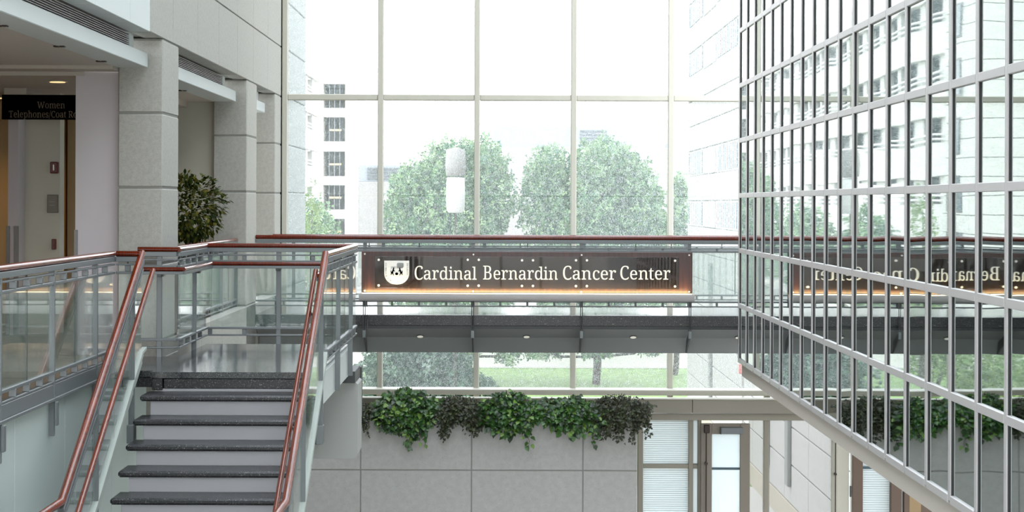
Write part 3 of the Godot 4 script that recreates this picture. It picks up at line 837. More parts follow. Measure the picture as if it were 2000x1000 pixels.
# ---- the wooden sign on the bridge
func sign_board() -> void:
	var d := 23.96
	var t := thing("wooden_sign", P(0.35, 0.31, d), "long dark wooden sign with white serif lettering and a shield, on the bridge", "sign")
	var bb := box(t, "backboard", -1.865, 2.56, 0.31, 0.86, d, d + 0.03, M.sign_wood, 0.004)
	var ap := box(t, "acrylic_panel", -1.685, 2.375, 0.363, 0.795, d - 0.028, d - 0.016, M.acrylic, 0.002)
	var sx := func(px): return (px - 979.0) * 23.93 / 3500.0
	var sy := func(py, px): return 1.5 - (py - 398.0 - 0.0035 * (px - 979.0)) * 23.93 / 3500.0
	for p in [[740, 507.5], [740, 557.5], [914, 507.5], [935.5, 507.5], [914, 558], [935.5, 558], [1020, 508.5], [1041.5, 508.5], [1020, 558.5], [1041.5, 558.5], [1125.5, 508.5], [1146.8, 508.5], [1125.5, 558.8], [1146.8, 558.8], [1319, 509.3], [1319, 559.5]]:
		disc(ap, "stud", P(sx.call(p[0]), sy.call(p[1], p[0]), d - 0.022), 0.0175, 0.03, M.stud)
	for p in [[712.5, 496], [712.5, 568], [925, 497.3], [924.5, 569.3], [1136.5, 498.3], [1136, 570.5], [1347, 498.5], [1347, 570.5]]:
		disc(bb, "screw", P(sx.call(p[0]), sy.call(p[1], p[0]), d - 0.004), 0.012, 0.012, M.stud)
	# lettering: every letter its own piece
	var font := SystemFont.new()
	font.font_names = PackedStringArray(["Droid Serif"])
	var px := 0.185 / 0.463 * 0.01
	for w in [["Cardinal", 810.0, 930.0], ["Bernardin", 944.5, 1089.5], ["Cancer", 1099.5, 1203.0], ["Center", 1211.5, 1308.5]]:
		var x0: float = sx.call(w[1]); var x1: float = sx.call(w[2])
		var whole := font.get_string_size(w[0], HORIZONTAL_ALIGNMENT_LEFT, -1, 64).x - 6.0
		var base: float = sy.call(546.0, (w[1] + w[2]) / 2)
		for k in w[0].length():
			var before := font.get_string_size(w[0].substr(0, k), HORIZONTAL_ALIGNMENT_LEFT, -1, 64).x if k else 0.0
			var stretch := (x1 - x0) / (whole * px)
			var m := text_mesh(w[0][k], font, 64, px, 0.012)
			place(t, "letter", m, M.letter, Transform3D(Basis.from_scale(Vector3(stretch, 1.0 if k == 0 else 0.89, 1)), Vector3(x0 + (before - 3.0) * px * stretch, base - 0.16 * px / 0.01 * (1.0 if k == 0 else 0.89), -d + 0.035)))
	# the shield
	var st := begin()
	var half := 0.166; var top: float = sy.call(509, 775); var bot: float = sy.call(555.5, 775); var cx: float = sx.call(775.3)
	var poly := PackedVector2Array([Vector2(-half, top), Vector2(half, top)])
	var mid := lerpf(top, bot, 0.54)
	for k in 9:
		var a := k / 8.0
		poly.append(Vector2(half * cos(a * 1.45) , lerpf(mid, bot, sin(a * PI / 2) * 0.9 + 0.1 * a)) if k < 8 else Vector2(0, bot))
	for k in 8:
		var a := (7 - k) / 8.0
		poly.append(Vector2(-half * cos(a * 1.45), lerpf(mid, bot, sin(a * PI / 2) * 0.9 + 0.1 * a)))
	prism_into(st, poly, 0, 0.008)
	var sh := commit(t, "shield", st, M.shield, Vector3(cx, 0, -d + 0.029))
	sh.set_meta("label", "white shield emblem with two dark animals and a kettle")
	var h := top - bot
	# diagonal stripes at the top right of the shield
	st = begin()
	for k in 7:
		var a := Vector2(0.005 + k * 0.0155, 0); var len_ := 0.07
		var p0 := Vector2(0.004 + maxf(0, k - 3) * 0.023, top - 0.03 - minf(k, 3) * 0.02 - 0.012)
		var p1 := Vector2(0.004 + k * 0.014 + 0.01, top - 0.03)
		p0 = Vector2(0.002 + maxf(0.0, (k - 2.5)) * 0.018, top - 0.102 + maxf(0.0, (2.5 - k)) * 0.02)
		p1 = p0 + Vector2(0.07, 0.07)
		if p1.x > 0.092: p1 = p0 + Vector2(1, 1) * (0.092 - p0.x)
		if p1.y > top - 0.03: p1 = p0 + Vector2(1, 1) * (top - 0.03 - p0.y)
		if p1.x - p0.x < 0.008: continue
		var n := Vector2(-0.0022, 0.0022)
		prism_into(st, PackedVector2Array([p0 - n, p1 - n, p1 + n, p0 + n]), 0, 0.003)
	commit(sh, "stripes", st, M.black, Vector3(cx, 0, -d + 0.037))
	st = begin()
	ink(st, font, "1870", Vector2(-0.082, top - 0.104), 0.0011, 0.0, true)
	# motto round the rim
	var motto := "AD•MAJOREM•DEI•GLORIAM"
	var path := []
	for k in 41:
		var u := k / 40.0
		if u < 0.3: path.append(Vector2(-0.147, lerpf(top - 0.03, mid - 0.01, u / 0.3)))
		elif u > 0.7: path.append(Vector2(0.147, lerpf(mid - 0.01, top - 0.03, (u - 0.7) / 0.3)))
		else:
			var a := (u - 0.3) / 0.4 * PI
			path.append(Vector2(-0.147 * cos(a), mid - 0.01 - (mid - bot - 0.04) * sin(a)))
	for k in motto.length():
		var f := (k + 0.3) / motto.length() * 40.0
		var i := mini(int(f), 39)
		var p: Vector2 = path[i].lerp(path[i + 1], f - i)
		var dir: Vector2 = (path[i + 1] - path[i]).normalized()
		ink(st, font, motto[k], p, 0.00085, dir.angle(), false)
	commit(sh, "shield_lettering", st, M.shield_ink, Vector3(cx, 0, -d + 0.037))
	# two rearing animals and a hanging kettle
	st = begin()
	var e := mid + 0.01
	for s in [-1, 1]:
		var pts := [[0.03, 0.062], [0.038, 0.075], [0.047, 0.066], [0.05, 0.05], [0.058, 0.03], [0.07, 0.01], [0.073, 0.022], [0.076, 0.035], [0.081, 0.018], [0.076, -0.004], [0.079, -0.03], [0.071, -0.03], [0.066, -0.012], [0.052, -0.018], [0.046, -0.034], [0.036, -0.034], [0.045, -0.012], [0.045, 0.012], [0.036, 0.022], [0.026, 0.014], [0.023, 0.022], [0.034, 0.035], [0.035, 0.05]]
		var pg := PackedVector2Array()
		for q in pts: pg.append(Vector2(q[0] * s, q[1] + e))
		if s < 0: pg.reverse()
		prism_into(st, pg, 0, 0.004)
	var pot := PackedVector2Array()
	for k in 16: pot.append(Vector2(0.021 * cos(TAU * k / 16), e - 0.014 + 0.018 * sin(TAU * k / 16)))
	prism_into(st, pot, 0, 0.004)
	commit(sh, "shield_animals", st, M.black, Vector3(cx, 0, -d + 0.037))
	# trough with a warm lamp strip below the board
	var g := thing("sign_light", P(0.34, 0.2, d - 0.1), "grey half round light trough glowing along the foot of the sign", "light")
	st = begin()
	var sec := PackedVector2Array()
	for k in 13: sec.append(Vector2(cos(PI + PI * k / 12.0) * 0.07, 0.02 + sin(PI + PI * k / 12.0) * 0.098))
	for k in 13: sec.append(Vector2(cos(TAU - PI * k / 12.0) * 0.064, 0.021 + sin(TAU - PI * k / 12.0) * 0.09))
	prism_into(st, sec, -2.232, 2.232)
	st.generate_normals()
	place(g, "trough", st.commit(), M.aluminium, Transform3D(Basis(Vector3(0, 0, 1), Vector3(0, 1, 0), Vector3(-1, 0, 0)), P(0.343, 0.28, d - 0.085)))
	tube(g, "lamp_tube", [P(-1.85, 0.296, d - 0.085), P(2.54, 0.296, d - 0.085)], 0.014, M.strip_glow, 10)
	var al := AreaLight3D.new()
	al.name = "sign_light_source"
	al.area_size = Vector2(4.35, 0.03)
	al.light_color = Color(1.0, 0.86, 0.6)
	al.light_energy = 0.8
	al.shadow_enabled = true
	g.add_child(al)
	al.position = P(0.343, 0.314, d - 0.085) - g.position
	al.rotation_degrees = Vector3(50, 0, 0)


func text_mesh(s: String, font: Font, size: int, px: float, depth: float) -> TextMesh:
	var m := TextMesh.new()
	m.text = s
	m.font = font
	m.font_size = size
	m.pixel_size = px
	m.depth = depth
	m.horizontal_alignment = HORIZONTAL_ALIGNMENT_LEFT
	m.vertical_alignment = VERTICAL_ALIGNMENT_BOTTOM
	return m

func ink(st: SurfaceTool, font: Font, s: String, at: Vector2, px: float, angle: float, left: bool) -> void:
	var m := text_mesh(s, font, 32, px, 0.003)
	var w := m.get_aabb()
	var shift := Vector3(0.0 if left else -w.get_center().x, -8.0 * px - (0.0 if left else 8.0 * px), 0)
	var f := m.get_faces()
	var b := Basis(Vector3.BACK, angle)
	for v in f: st.add_vertex(b * (v + shift) + Vector3(at.x, at.y, 0))


# ---- stairs and landing
func stairs() -> void:
	var t := thing("staircase", P(-2.4, -1.8, 14.4), "black speckled granite stairs with pale grey risers climbing from the viewer", "stairs")
	var rise := 0.1755; var going := 0.2955
	var d0 := 15.87
	for k in range(1, 11):
		var y := -rise * k
		var df := d0 - going * k
		box(t, "tread", -3.136, -1.66, y - 0.053, y, df, df + going + 0.05, M.granite, 0.016)
		box(t, "riser", -3.05, -1.7, y - rise + 0.0, y - 0.053, df + 0.035, df + 0.055, M.riser_grey, 0.002)
	for x in [-3.045, -1.76]:
		bar(t, "stringer", P(x, -0.36, d0 + 0.1), P(x, -0.36 - rise * 10.3, d0 - going * 10.3 + 0.1), 0.05, 0.26, M.steel_dark)
	box(t, "lower_landing", -3.08, -1.7, -rise * 11 - 0.12, -rise * 11, 10.6, d0 - going * 11 + 0.4, M.granite, 0.01)
	box(t, "lower_landing_support", -3.05, -1.72, -4.1, -rise * 11 - 0.12, 11.2, 12.0, M.planter_stone, 0.01)
	var l := thing("floor_landing", P(-2.4, -0.2, 17.5), "polished dark granite landing at the head of the stairs", "landing", "", "structure")
	var st0 := begin()
	prism_into(st0, PackedVector2Array([Vector2(-3.1, d0), Vector2(-1.62, d0), Vector2(-1.62, 19.06), Vector2(-3.13, 19.06), Vector2(-3.13, 17.47), Vector2(-3.47, 17.47), Vector2(-3.47, d0 + 0.12), Vector2(-3.1, d0 + 0.12)]), -0.055, 0.0)
	st0.generate_normals()
	place(l, "slab", st0.commit(), M.granite_polished, Transform3D(Basis(Vector3(1, 0, 0), Vector3(0, 0, -1), Vector3(0, 1, 0)), Vector3.ZERO))
	box(l, "edge_stone", -2.99, -1.64, -0.15, -0.058, d0 + 0.025, d0 + 0.2, M.granite, 0.006)
	box(l, "corner_stone", -3.09, -2.995, -0.16, -0.056, d0 + 0.004, d0 + 0.25, M.granite, 0.006)
	box(l, "edge_stone", -3.42, -3.1, -0.15, -0.056, d0 + 0.14, d0 + 0.3, M.granite, 0.006)
	box(l, "base_strip", -3.05, -1.66, -0.175, -0.15, d0 + 0.03, d0 + 0.2, M.riser_grey, 0.002)
	box(l, "slab_side", -3.12, -1.63, -0.3, -0.156, d0 + 0.3, 19.0, M.white_panel, 0.004)
	box(l, "edge_beam", -1.625, -1.585, -0.3, -0.02, d0 + 0.05, 19.08, M.white_panel, 0.004)
	box(l, "rear_beam", -3.12, -1.6, -0.3, -0.02, 19.062, 19.09, M.steel, 0.003)
	# the pier under the landing
	var p := thing("landing_pier", P(-1.8, -4.1, 19.5), "pale rounded support pier with a grey steel head right of the stairs", "pier")
	var st := begin()
	var poly := PackedVector2Array([Vector2(-2.35, -0.43), Vector2(-1.56, -0.43), Vector2(-1.538, -0.452), Vector2(-1.538, -1.19)])
	for k in 6: poly.append(Vector2(-1.598 + 0.06 * cos(k / 5.0 * PI / 2), -1.19 - 0.06 * sin(k / 5.0 * PI / 2)))
	poly.append(Vector2(-2.35, -1.25))
	prism_into(st, poly, -19.85, -19.3)
	commit(p, "rounded_panel", st, M.pier_paint, Vector3.ZERO)
	box(p, "steel_head", -1.84, -1.545, -0.88, -0.318, 19.9, 20.05, M.steel_dark, 0.005)
	box(p, "steel_head", -2.3, -1.56, -0.428, -0.302, 19.2, 19.9, M.steel_dark, 0.004)
	box(p, "hanger", -2.03, -1.92, -0.9, -0.3, 19.2, 19.27, M.steel_dark, 0.004)
	box(p, "hanger_foot", -2.08, -1.92, -1.08, -0.92, 19.15, 19.28, M.steel_dark, 0.004)


# ---- the lobby behind the left side
func lobby() -> void:
	struct("ceiling_lobby", -9.0, -3.742, 2.82, 2.96, 2.0, 17.25, M.ceiling_white, "dim ceiling over the near part of the lobby", "ceiling")
	struct("trim_ceiling", -9.0, -3.745, 2.785, 3.0, 17.25, 17.62, M.ceiling_white, "narrow step in the lobby ceiling", "trim")
	struct("ceiling_corridor", -9.0, -4.1, 2.745, 3.0, 17.62, 23.8, M.ceiling_white, "lower corridor ceiling with a round downlight", "ceiling")
	struct("ceiling_recess", -9.0, -3.742, 2.815, 2.98, 18.36, 26.0, M.ceiling_white, "ceiling behind the columns on the left", "ceiling")
	struct("wall_wing", -4.19, -3.747, 0.0, 2.785, 17.63, 17.8, M.wing_plaster, "smooth lilac white wing wall beside the nearest column", "wall")
	struct("wall_back", -9.0, -3.745, 0.0, 2.82, 23.4, 23.6, M.plaster, "plain pale wall behind the round ficus", "wall")
	struct("wall_corridor", -5.53, -5.05, 0.0, 2.745, 20.5, 20.7, M.plaster, "pale greenish corridor wall with the fire alarm devices", "wall")
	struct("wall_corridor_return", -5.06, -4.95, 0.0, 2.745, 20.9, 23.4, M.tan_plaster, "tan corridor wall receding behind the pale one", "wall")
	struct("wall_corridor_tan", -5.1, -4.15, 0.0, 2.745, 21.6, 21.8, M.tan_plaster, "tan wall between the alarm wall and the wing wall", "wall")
	struct("wall_pilaster", -5.56, -5.447, 0.0, 2.745, 20.2, 20.72, M.wing_plaster, "narrow pilaster at the far left of the corridor", "wall")
	struct("wall_left_warm", -8.0, -5.4, 0.0, 2.745, 22.2, 22.4, M.lamplit_plaster, "wall at the left edge of the view, coloured as if in warm lamplight", "wall")
	var i := 0
	for q in [[-5.575, -5.535, 20.185], [-5.488, -5.444, 20.185], [-4.2, -4.165, 17.615]]:
		var g := box(self, "corner_guard", q[0], q[1], 0.0, 1.23, q[2] - 0.01, q[2] + 0.05, M.corner_guard, 0.004)
		tag(g, ["grey corner guard on the left edge of the narrow pilaster", "grey corner guard on the right edge of the narrow pilaster", "grey corner guard on the foot of the lilac white wing wall"][i], "corner guard", "corner guards")
		i += 1
	# overhead sign
	var d := 19.5
	var s := thing("overhead_sign", P(-4.85, 2.4, d), "black overhead sign reading Women and Telephones, hung from the corridor ceiling", "sign")
	box(s, "board", -5.44, -4.15, 2.4, 2.668, d, d + 0.05, M.black, 0.003)
	for x in [-5.3, -4.4]: box(s, "hanger", x - 0.12, x + 0.12, 2.668, 2.744, d + 0.01, d + 0.04, M.ceiling_white)
	var font := SystemFont.new()
	font.font_names = PackedStringArray(["Droid Serif"])
	var st := begin()
	for w in [["Women", 72.0, 126.0, 211.5], ["Telephones/Coat Room", 17.0, 172.0, 229.5]]:
		var m := text_mesh(w[0], font, 64, 0.00155, 0.004)
		var ab := m.get_aabb()
		var x0: float = (w[1] - 979) * d / 3500; var x1: float = (w[2] - 979) * d / 3500
		var k := (x1 - x0) / ab.size.x
		var y: float = 1.5 - (w[3] + 3.2 - 398) * d / 3500
		for v in m.get_faces(): st.add_vertex(Vector3(x0 + (v.x - ab.position.x) * k, y + v.y - 16 * 0.00155, v.z) - Vector3(-4.85, 2.4, 0))
	commit(s, "lettering", st, M.sign_letter, P(-4.85, 2.4, d - 0.003))
	# wall devices
	var a := thing("fire_alarm", P(-4.87, 1.9, 20.45), "dark red fire alarm horn high on the pale corridor wall", "alarm")
	var ho := box(a, "housing", -5.145, -5.06, 1.83, 1.96, 20.42, 20.5, M.alarm_red, 0.008)
	box(ho, "strobe", -5.108, -5.094, 1.86, 1.93, 20.4, 20.42, M.stud, 0.006)
	var pq := thing("wall_plaque", P(-5.1, 1.4, 20.48), "square grey metal plaque on the pale corridor wall", "plaque")
	var pp := box(pq, "plate", -5.19, -5.065, 1.38, 1.585, 20.475, 20.5, M.plaque, 0.004)
	for k in 2: box(pp, "raised_line", -5.165, -5.1, 1.5 - k * 0.04, 1.51 - k * 0.04, 20.472, 20.476, M.steel, 0.001)
	var pu := thing("fire_alarm_pull", P(-5.1, 1.02, 20.48), "small dark red fire alarm pull box low on the corridor wall", "alarm")
	var hp := box(pu, "housing", -5.13, -5.085, 0.96, 1.08, 20.44, 20.5, M.alarm_red, 0.006)
	box(hp, "handle", -5.12, -5.095, 1.0, 1.03, 20.425, 20.44, M.alarm_red, 0.003)
	# lit downlight, and the slots in the soffit
	downlight(P(-4.56, 2.744, 18.4), "lit round downlight in the corridor ceiling above the black sign")
	downlight(P(-5.9, 2.744, 21.3), "lit round downlight in the corridor ceiling beyond the left edge")
	downlight(P(-7.0, 2.81, 13.5), "lit round downlight in the near lobby ceiling")
	i = 0
	for q in [P(-3.71, 2.806, 13.29), P(-3.71, 2.806, 15.03), P(-3.71, 2.806, 16.6), P(-3.72, 2.806, 20.9)]:
		var f := thing("ceiling_slot", q, ["dark slot fitting in the shelf soffit, nearest of the three", "dark slot fitting in the shelf soffit, middle of the three", "dark slot fitting in the shelf soffit, nearest the stone column", "dark slot fitting in the soffit between the first two columns"][i], "fitting", "slot fittings in the light shelf soffit")
		for k in 2: box(f, "slot", q.x - 0.045 + k * 0.05, q.x - 0.005 + k * 0.05, 2.8, 2.813, -q.z - 0.03, -q.z + 0.03, M.bronze, 0.003)
		i += 1
	ficus()


func downlight(at: Vector3, label: String) -> void:
	var t := thing("ceiling_downlight", at, label, "downlight", "lit downlights of the lobby")
	disc(t, "trim_ring", at + Vector3(0, -0.004, 0), 0.105, 0.01, M.white_paint, Vector3.UP, 24)
	disc(t, "lens", at + Vector3(0, -0.012, 0), 0.08, 0.008, M.lamp_glow, Vector3.UP, 24)
	var l := SpotLight3D.new()
	l.name = "downlight_source"
	l.light_color = Color(1.0, 0.78, 0.48)
	l.light_energy = 0.5
	l.light_size = 0.07
	l.spot_angle = 62
	l.spot_range = 12
	l.spot_attenuation = 2
	l.shadow_enabled = true
	t.add_child(l)
	l.position = Vector3(0, -0.03, 0)
	l.rotation_degrees = Vector3(-90, 0, 0)


# ------------------------------------------------------------------ plants
func leaf_mesh(outline: Array, fold: float, droop: float) -> ArrayMesh:
	# outline: half widths along the length from stalk to tip; folded along the midrib
	var st := begin()
	st.set_smooth_group(1)
	var n := outline.size()
	var mid := []; var l := []; var r := []
	for i in n:
		var u := i / float(n - 1)
		var c := Vector3(0, -droop * u * u, u)
		mid.append(c)
		l.append(c + Vector3(-outline[i][0], fold * outline[i][0], outline[i][1]))
		r.append(c + Vector3(outline[i][0], fold * outline[i][0], outline[i][1]))
	for i in n - 1:
		for q in [[mid[i], l[i], l[i + 1]], [mid[i], l[i + 1], mid[i + 1]], [mid[i], r[i + 1], r[i]], [mid[i], mid[i + 1], r[i + 1]]]:
			if (q[1] - q[0]).cross(q[2] - q[0]).length() < 1e-7: continue
			for v in q: st.add_vertex(v)
	st.generate_normals()
	return st.commit()

func turn_leaf(dir: Vector3, up: Vector3, size: float) -> Basis:
	var z := dir.normalized()
	var x := up.cross(z)
	x = Vector3.RIGHT if x.length() < 0.05 else x.normalized()
	return Basis(x, z.cross(x), z).scaled(Vector3.ONE * size)

func trailing(label: String, group: String, ivy: bool, x0: float, x1: float, top: float, strands: Array, n: int) -> void:
	# a plant in the planter: vines rise from the soil, arch over the rim and hang before the stone
	var rim := -1.24
	var d_rim := 23.5
	var t := thing("hanging_ivy" if ivy else "hanging_pothos", P((x0 + x1) / 2, rim, 23.7), label, "plant", group)
	var shapes := []
	if ivy:
		shapes = [leaf_mesh([[0.02, 0], [0.4, -0.12], [0.22, 0.0], [0.36, 0.05], [0.1, 0], [0.0, 0]], 0.2, 0.25), leaf_mesh([[0.02, 0], [0.45, -0.1], [0.2, 0.0], [0.25, 0.05], [0.0, 0]], 0.35, 0.1)]
	else:
		shapes = [leaf_mesh([[0.0, 0], [0.36, -0.1], [0.44, -0.03], [0.36, 0], [0.2, 0], [0.0, 0]], 0.22, 0.3), leaf_mesh([[0.0, 0], [0.3, -0.08], [0.4, 0], [0.32, 0], [0.16, 0], [0.0, 0]], 0.4, 0.15), leaf_mesh([[0.0, 0], [0.34, -0.1], [0.4, 0], [0.28, 0], [0.12, 0], [0.0, 0]], -0.15, 0.35)]
	var kinds := 3 if ivy else 4
	var bulk := []
	for k in kinds: bulk.append(begin())
	var stems := begin()
	var singles := 0
	var base := from(t)
	var vines := []
	for i in n:
		var u := rng.randf()
		var x := lerpf(x0, x1, u)
		# how far this vine hangs: the strands list gives [x, lowest y]
		var low := -1.3
		for s in strands:
			var f := exp(-pow((x - s[0]) / s[2], 2))
			low = minf(low, lerpf(-1.3, s[1], f))
		vines.append([x, lerpf(-1.34, low, pow(rng.randf(), 0.7)), lerpf(rim + 0.06, top, rng.randf() * (0.35 + 0.65 * sin(PI * clampf(u, 0.05, 0.95))))])
	for s in strands: vines.append([s[0], s[1], rim + 0.05])
	for v in vines:
		var hang: float = v[1]
		var crest: float = v[2]
		var x: float = v[0]
		var depth := rng.randf_range(0.05, 0.3)
		var out := rng.randf_range(0.03, 0.13)
		var pts := [P(x + rng.randf_range(-0.1, 0.1), rim, d_rim + depth + 0.08), P(x, crest, d_rim + depth * 0.4), P(x + rng.randf_range(-0.03, 0.03), lerpf(crest, rim, 0.5), d_rim - out * 0.7)]
		var k := pts.size()
		var y := rim - 0.06
		var sway := rng.randf_range(-0.05, 0.05)
		while y > hang:
			pts.append(P(x + sway * (rim - y) / 0.4 + rng.randf_range(-0.012, 0.012), y, d_rim - out - rng.randf_range(0, 0.015)))
			y -= 0.06
		tube_into(stems, pts, 0.0025, 4, base)
		var step := 0.03 if ivy else 0.042
		for i in pts.size() - 1:
			var a: Vector3 = pts[i]; var b: Vector3 = pts[i + 1]
			var m := maxi(1, int((b - a).length() / step))
			for j in m:
				var p := a.lerp(b, (j + rng.randf()) / m)
				var size := (rng.randf_range(0.03, 0.055) if ivy else rng.randf_range(0.05, 0.088))
				var away := Vector3(rng.randf_range(-1, 1), rng.randf_range(-0.9, 0.35), rng.randf_range(0.05, 1.0)).normalized()
				p += away * rng.randf_range(0.01, 0.045) + Vector3(0, 0, 0.01)
				if p.z < -d_rim + 0.02 and p.y > -1.3: p.y = maxf(p.y, -1.21 + size)
				elif p.y < -1.2: p.z = maxf(p.z, -d_rim + size * 1.02)
				var up := Vector3(rng.randf_range(-0.6, 0.6), 0.8, rng.randf_range(0.2, 1.2)).normalized()
				var bs := turn_leaf(away + Vector3(0, -0.35, 0.1), up, size)
				var shape: ArrayMesh = shapes[rng.randi() % shapes.size()]
				var c := rng.randi() % kinds
				if not ivy and c == 3 and rng.randf() < 0.45: c = 1
				if not ivy and singles < 230 and size > 0.06 and p.z > -d_rim + 0.05:
					place(t, "leaf", shape, M["pothos_leaf_%d" % c], Transform3D(bs, p))
					singles += 1
				else:
					bulk[c].append_from(shape, 0, Transform3D(bs, p - base))
	stems.generate_normals()
	tag(place(t, "stems", stems.commit(), M.stem, Transform3D(Basis(), base)), "", "", "", "stuff")
	for k in kinds:
		var o := place(t, "foliage", bulk[k].commit(), M[("ivy_leaf_%d" if ivy else "pothos_leaf_%d") % k], Transform3D(Basis(), base))
		tag(o, "", "", "", "stuff")


func planter() -> void:
	var t := thing("stone_planter", P(-0.7, -4.1, 23.7), "long grey stone planter in large panels beneath the bridge", "planter")
	var xs := [-3.3, -1.835, -0.38, 1.082, 1.8]
	box(t, "backing", -3.3, 1.79, -4.1, -1.33, 23.512, 24.0, M.outer_joint, 0.0)
	for k in 4:
		box(t, "panel", xs[k] + 0.006, xs[k + 1] - 0.006, -1.99, -1.3, 23.5, 23.6, M.planter_stone, 0.006)
		box(t, "panel", xs[k] + 0.006, xs[k + 1] - 0.006, -4.1, -2.004, 23.5, 23.6, M.planter_stone, 0.006)
	box(t, "end_panel", 1.76, 1.8, -4.1, -1.3, 23.61, 24.0, M.planter_stone, 0.004)
	box(t, "liner", -3.28, 1.78, -1.34, -1.22, 23.56, 23.58, M.white_paint, 0.003)
	box(t, "liner", -3.28, 1.78, -1.34, -1.22, 23.94, 23.96, M.white_paint, 0.003)
	box(t, "soil", -3.28, 1.78, -1.33, -1.25, 23.58, 23.94, M.soil, 0.0)
	var gi := "dark ivies in the long planter"
	var gp := "pothos plants in the long planter"
	trailing("small dark ivy at the left end of the planter, beside the pier", gi, true, -1.86, -1.45, -1.12, [[-1.77, -1.55, 0.04], [-1.55, -1.36, 0.2]], 60)
	trailing("bright green pothos with the longest trailing tip, left in the planter", gp, false, -1.62, -0.8, -0.9, [[-1.2, -1.58, 0.3], [-1.18, -1.76, 0.06], [-1.03, -1.7, 0.06], [-1.45, -1.5, 0.2]], 110)
	trailing("dark brownish ivy hanging between the left and middle pothos", gi, true, -0.9, -0.2, -1.0, [[-0.72, -1.64, 0.07], [-0.36, -1.58, 0.12], [-0.55, -1.42, 0.4]], 130)
	trailing("yellow green pothos in the middle of the planter, with an upright sprig", gp, false, -0.26, 0.5, -0.94, [[0.1, -1.6, 0.24], [0.36, -1.72, 0.07], [-0.15, -1.5, 0.1]], 110)
	trailing("deep green pothos right of the middle, below the word Cancer", gp, false, 0.48, 1.3, -1.0, [[0.95, -1.58, 0.22], [1.22, -1.72, 0.07], [0.72, -1.5, 0.14]], 110)
	trailing("dark ivy with three hanging tails at the right end of the planter", gi, true, 1.15, 1.95, -0.98, [[1.38, -1.66, 0.06], [1.56, -1.64, 0.07], [1.75, -1.66, 0.05], [1.92, -1.6, 0.02], [1.5, -1.42, 0.4]], 140)


func ficus() -> void:
	var c := P(-3.72, 1.42, 21.4)
	var foot := -3.8
	var t := thing("potted_ficus", P(foot, 0, 21.4), "round clipped ficus tree behind the nearest stone column", "plant")
	lathe(t, "pot", [Vector2(0.0, 0.0), Vector2(0.15, 0.0), Vector2(0.2, 0.34), Vector2(0.215, 0.36), Vector2(0.19, 0.36), Vector2(0.0, 0.33)], M.terracotta, P(foot, 0, 21.4))
	tube(t, "trunk", [P(foot, 0.33, 21.4), P(foot + 0.02, 0.7, 21.42), P(c.x - 0.01, 1.05, 21.39), P(c.x, 1.3, 21.4)], 0.024, M.bark, 8)
	var leaf := leaf_mesh([[0.0, 0], [0.2, 0], [0.26, 0], [0.16, 0], [0.0, 0]], 0.2, 0.2)
	var mm := MultiMesh.new()
	mm.transform_format = MultiMesh.TRANSFORM_3D
	mm.use_colors = true
	mm.mesh = leaf
	mm.instance_count = 1900
	for i in mm.instance_count:
		var v := Vector3(rng.randfn(), rng.randfn(), rng.randfn()).normalized()
		var bump := 1.0 + 0.12 * sin(v.x * 7.0 + 1.0) * sin(v.y * 6.0) + 0.08 * sin(v.z * 9.0)
		var p := v * 0.42 * bump * pow(rng.randf(), 0.25)
		if p.y < -0.36: p.y = -0.36 + rng.randf() * 0.05
		var b := turn_leaf(v + Vector3(rng.randf_range(-0.8, 0.8), rng.randf_range(-0.8, 0.5), rng.randf_range(-0.8, 0.8)), Vector3(rng.randf_range(-0.5, 0.5), 1, rng.randf_range(-0.5, 0.5)), rng.randf_range(0.045, 0.085))
		mm.set_instance_transform(i, Transform3D(b, p))
		mm.set_instance_color(i, [Color(0.03, 0.045, 0.006), Color(0.055, 0.07, 0.01), Color(0.12, 0.105, 0.018), Color(0.014, 0.024, 0.004)][rng.randi() % 4])
	var o := MultiMeshInstance3D.new()
	o.multimesh = mm
	o.material_override = M.ficus_leaf
	put(t, o, "foliage")
	o.position = c - from(t)
	tag(o, "", "", "", "stuff")


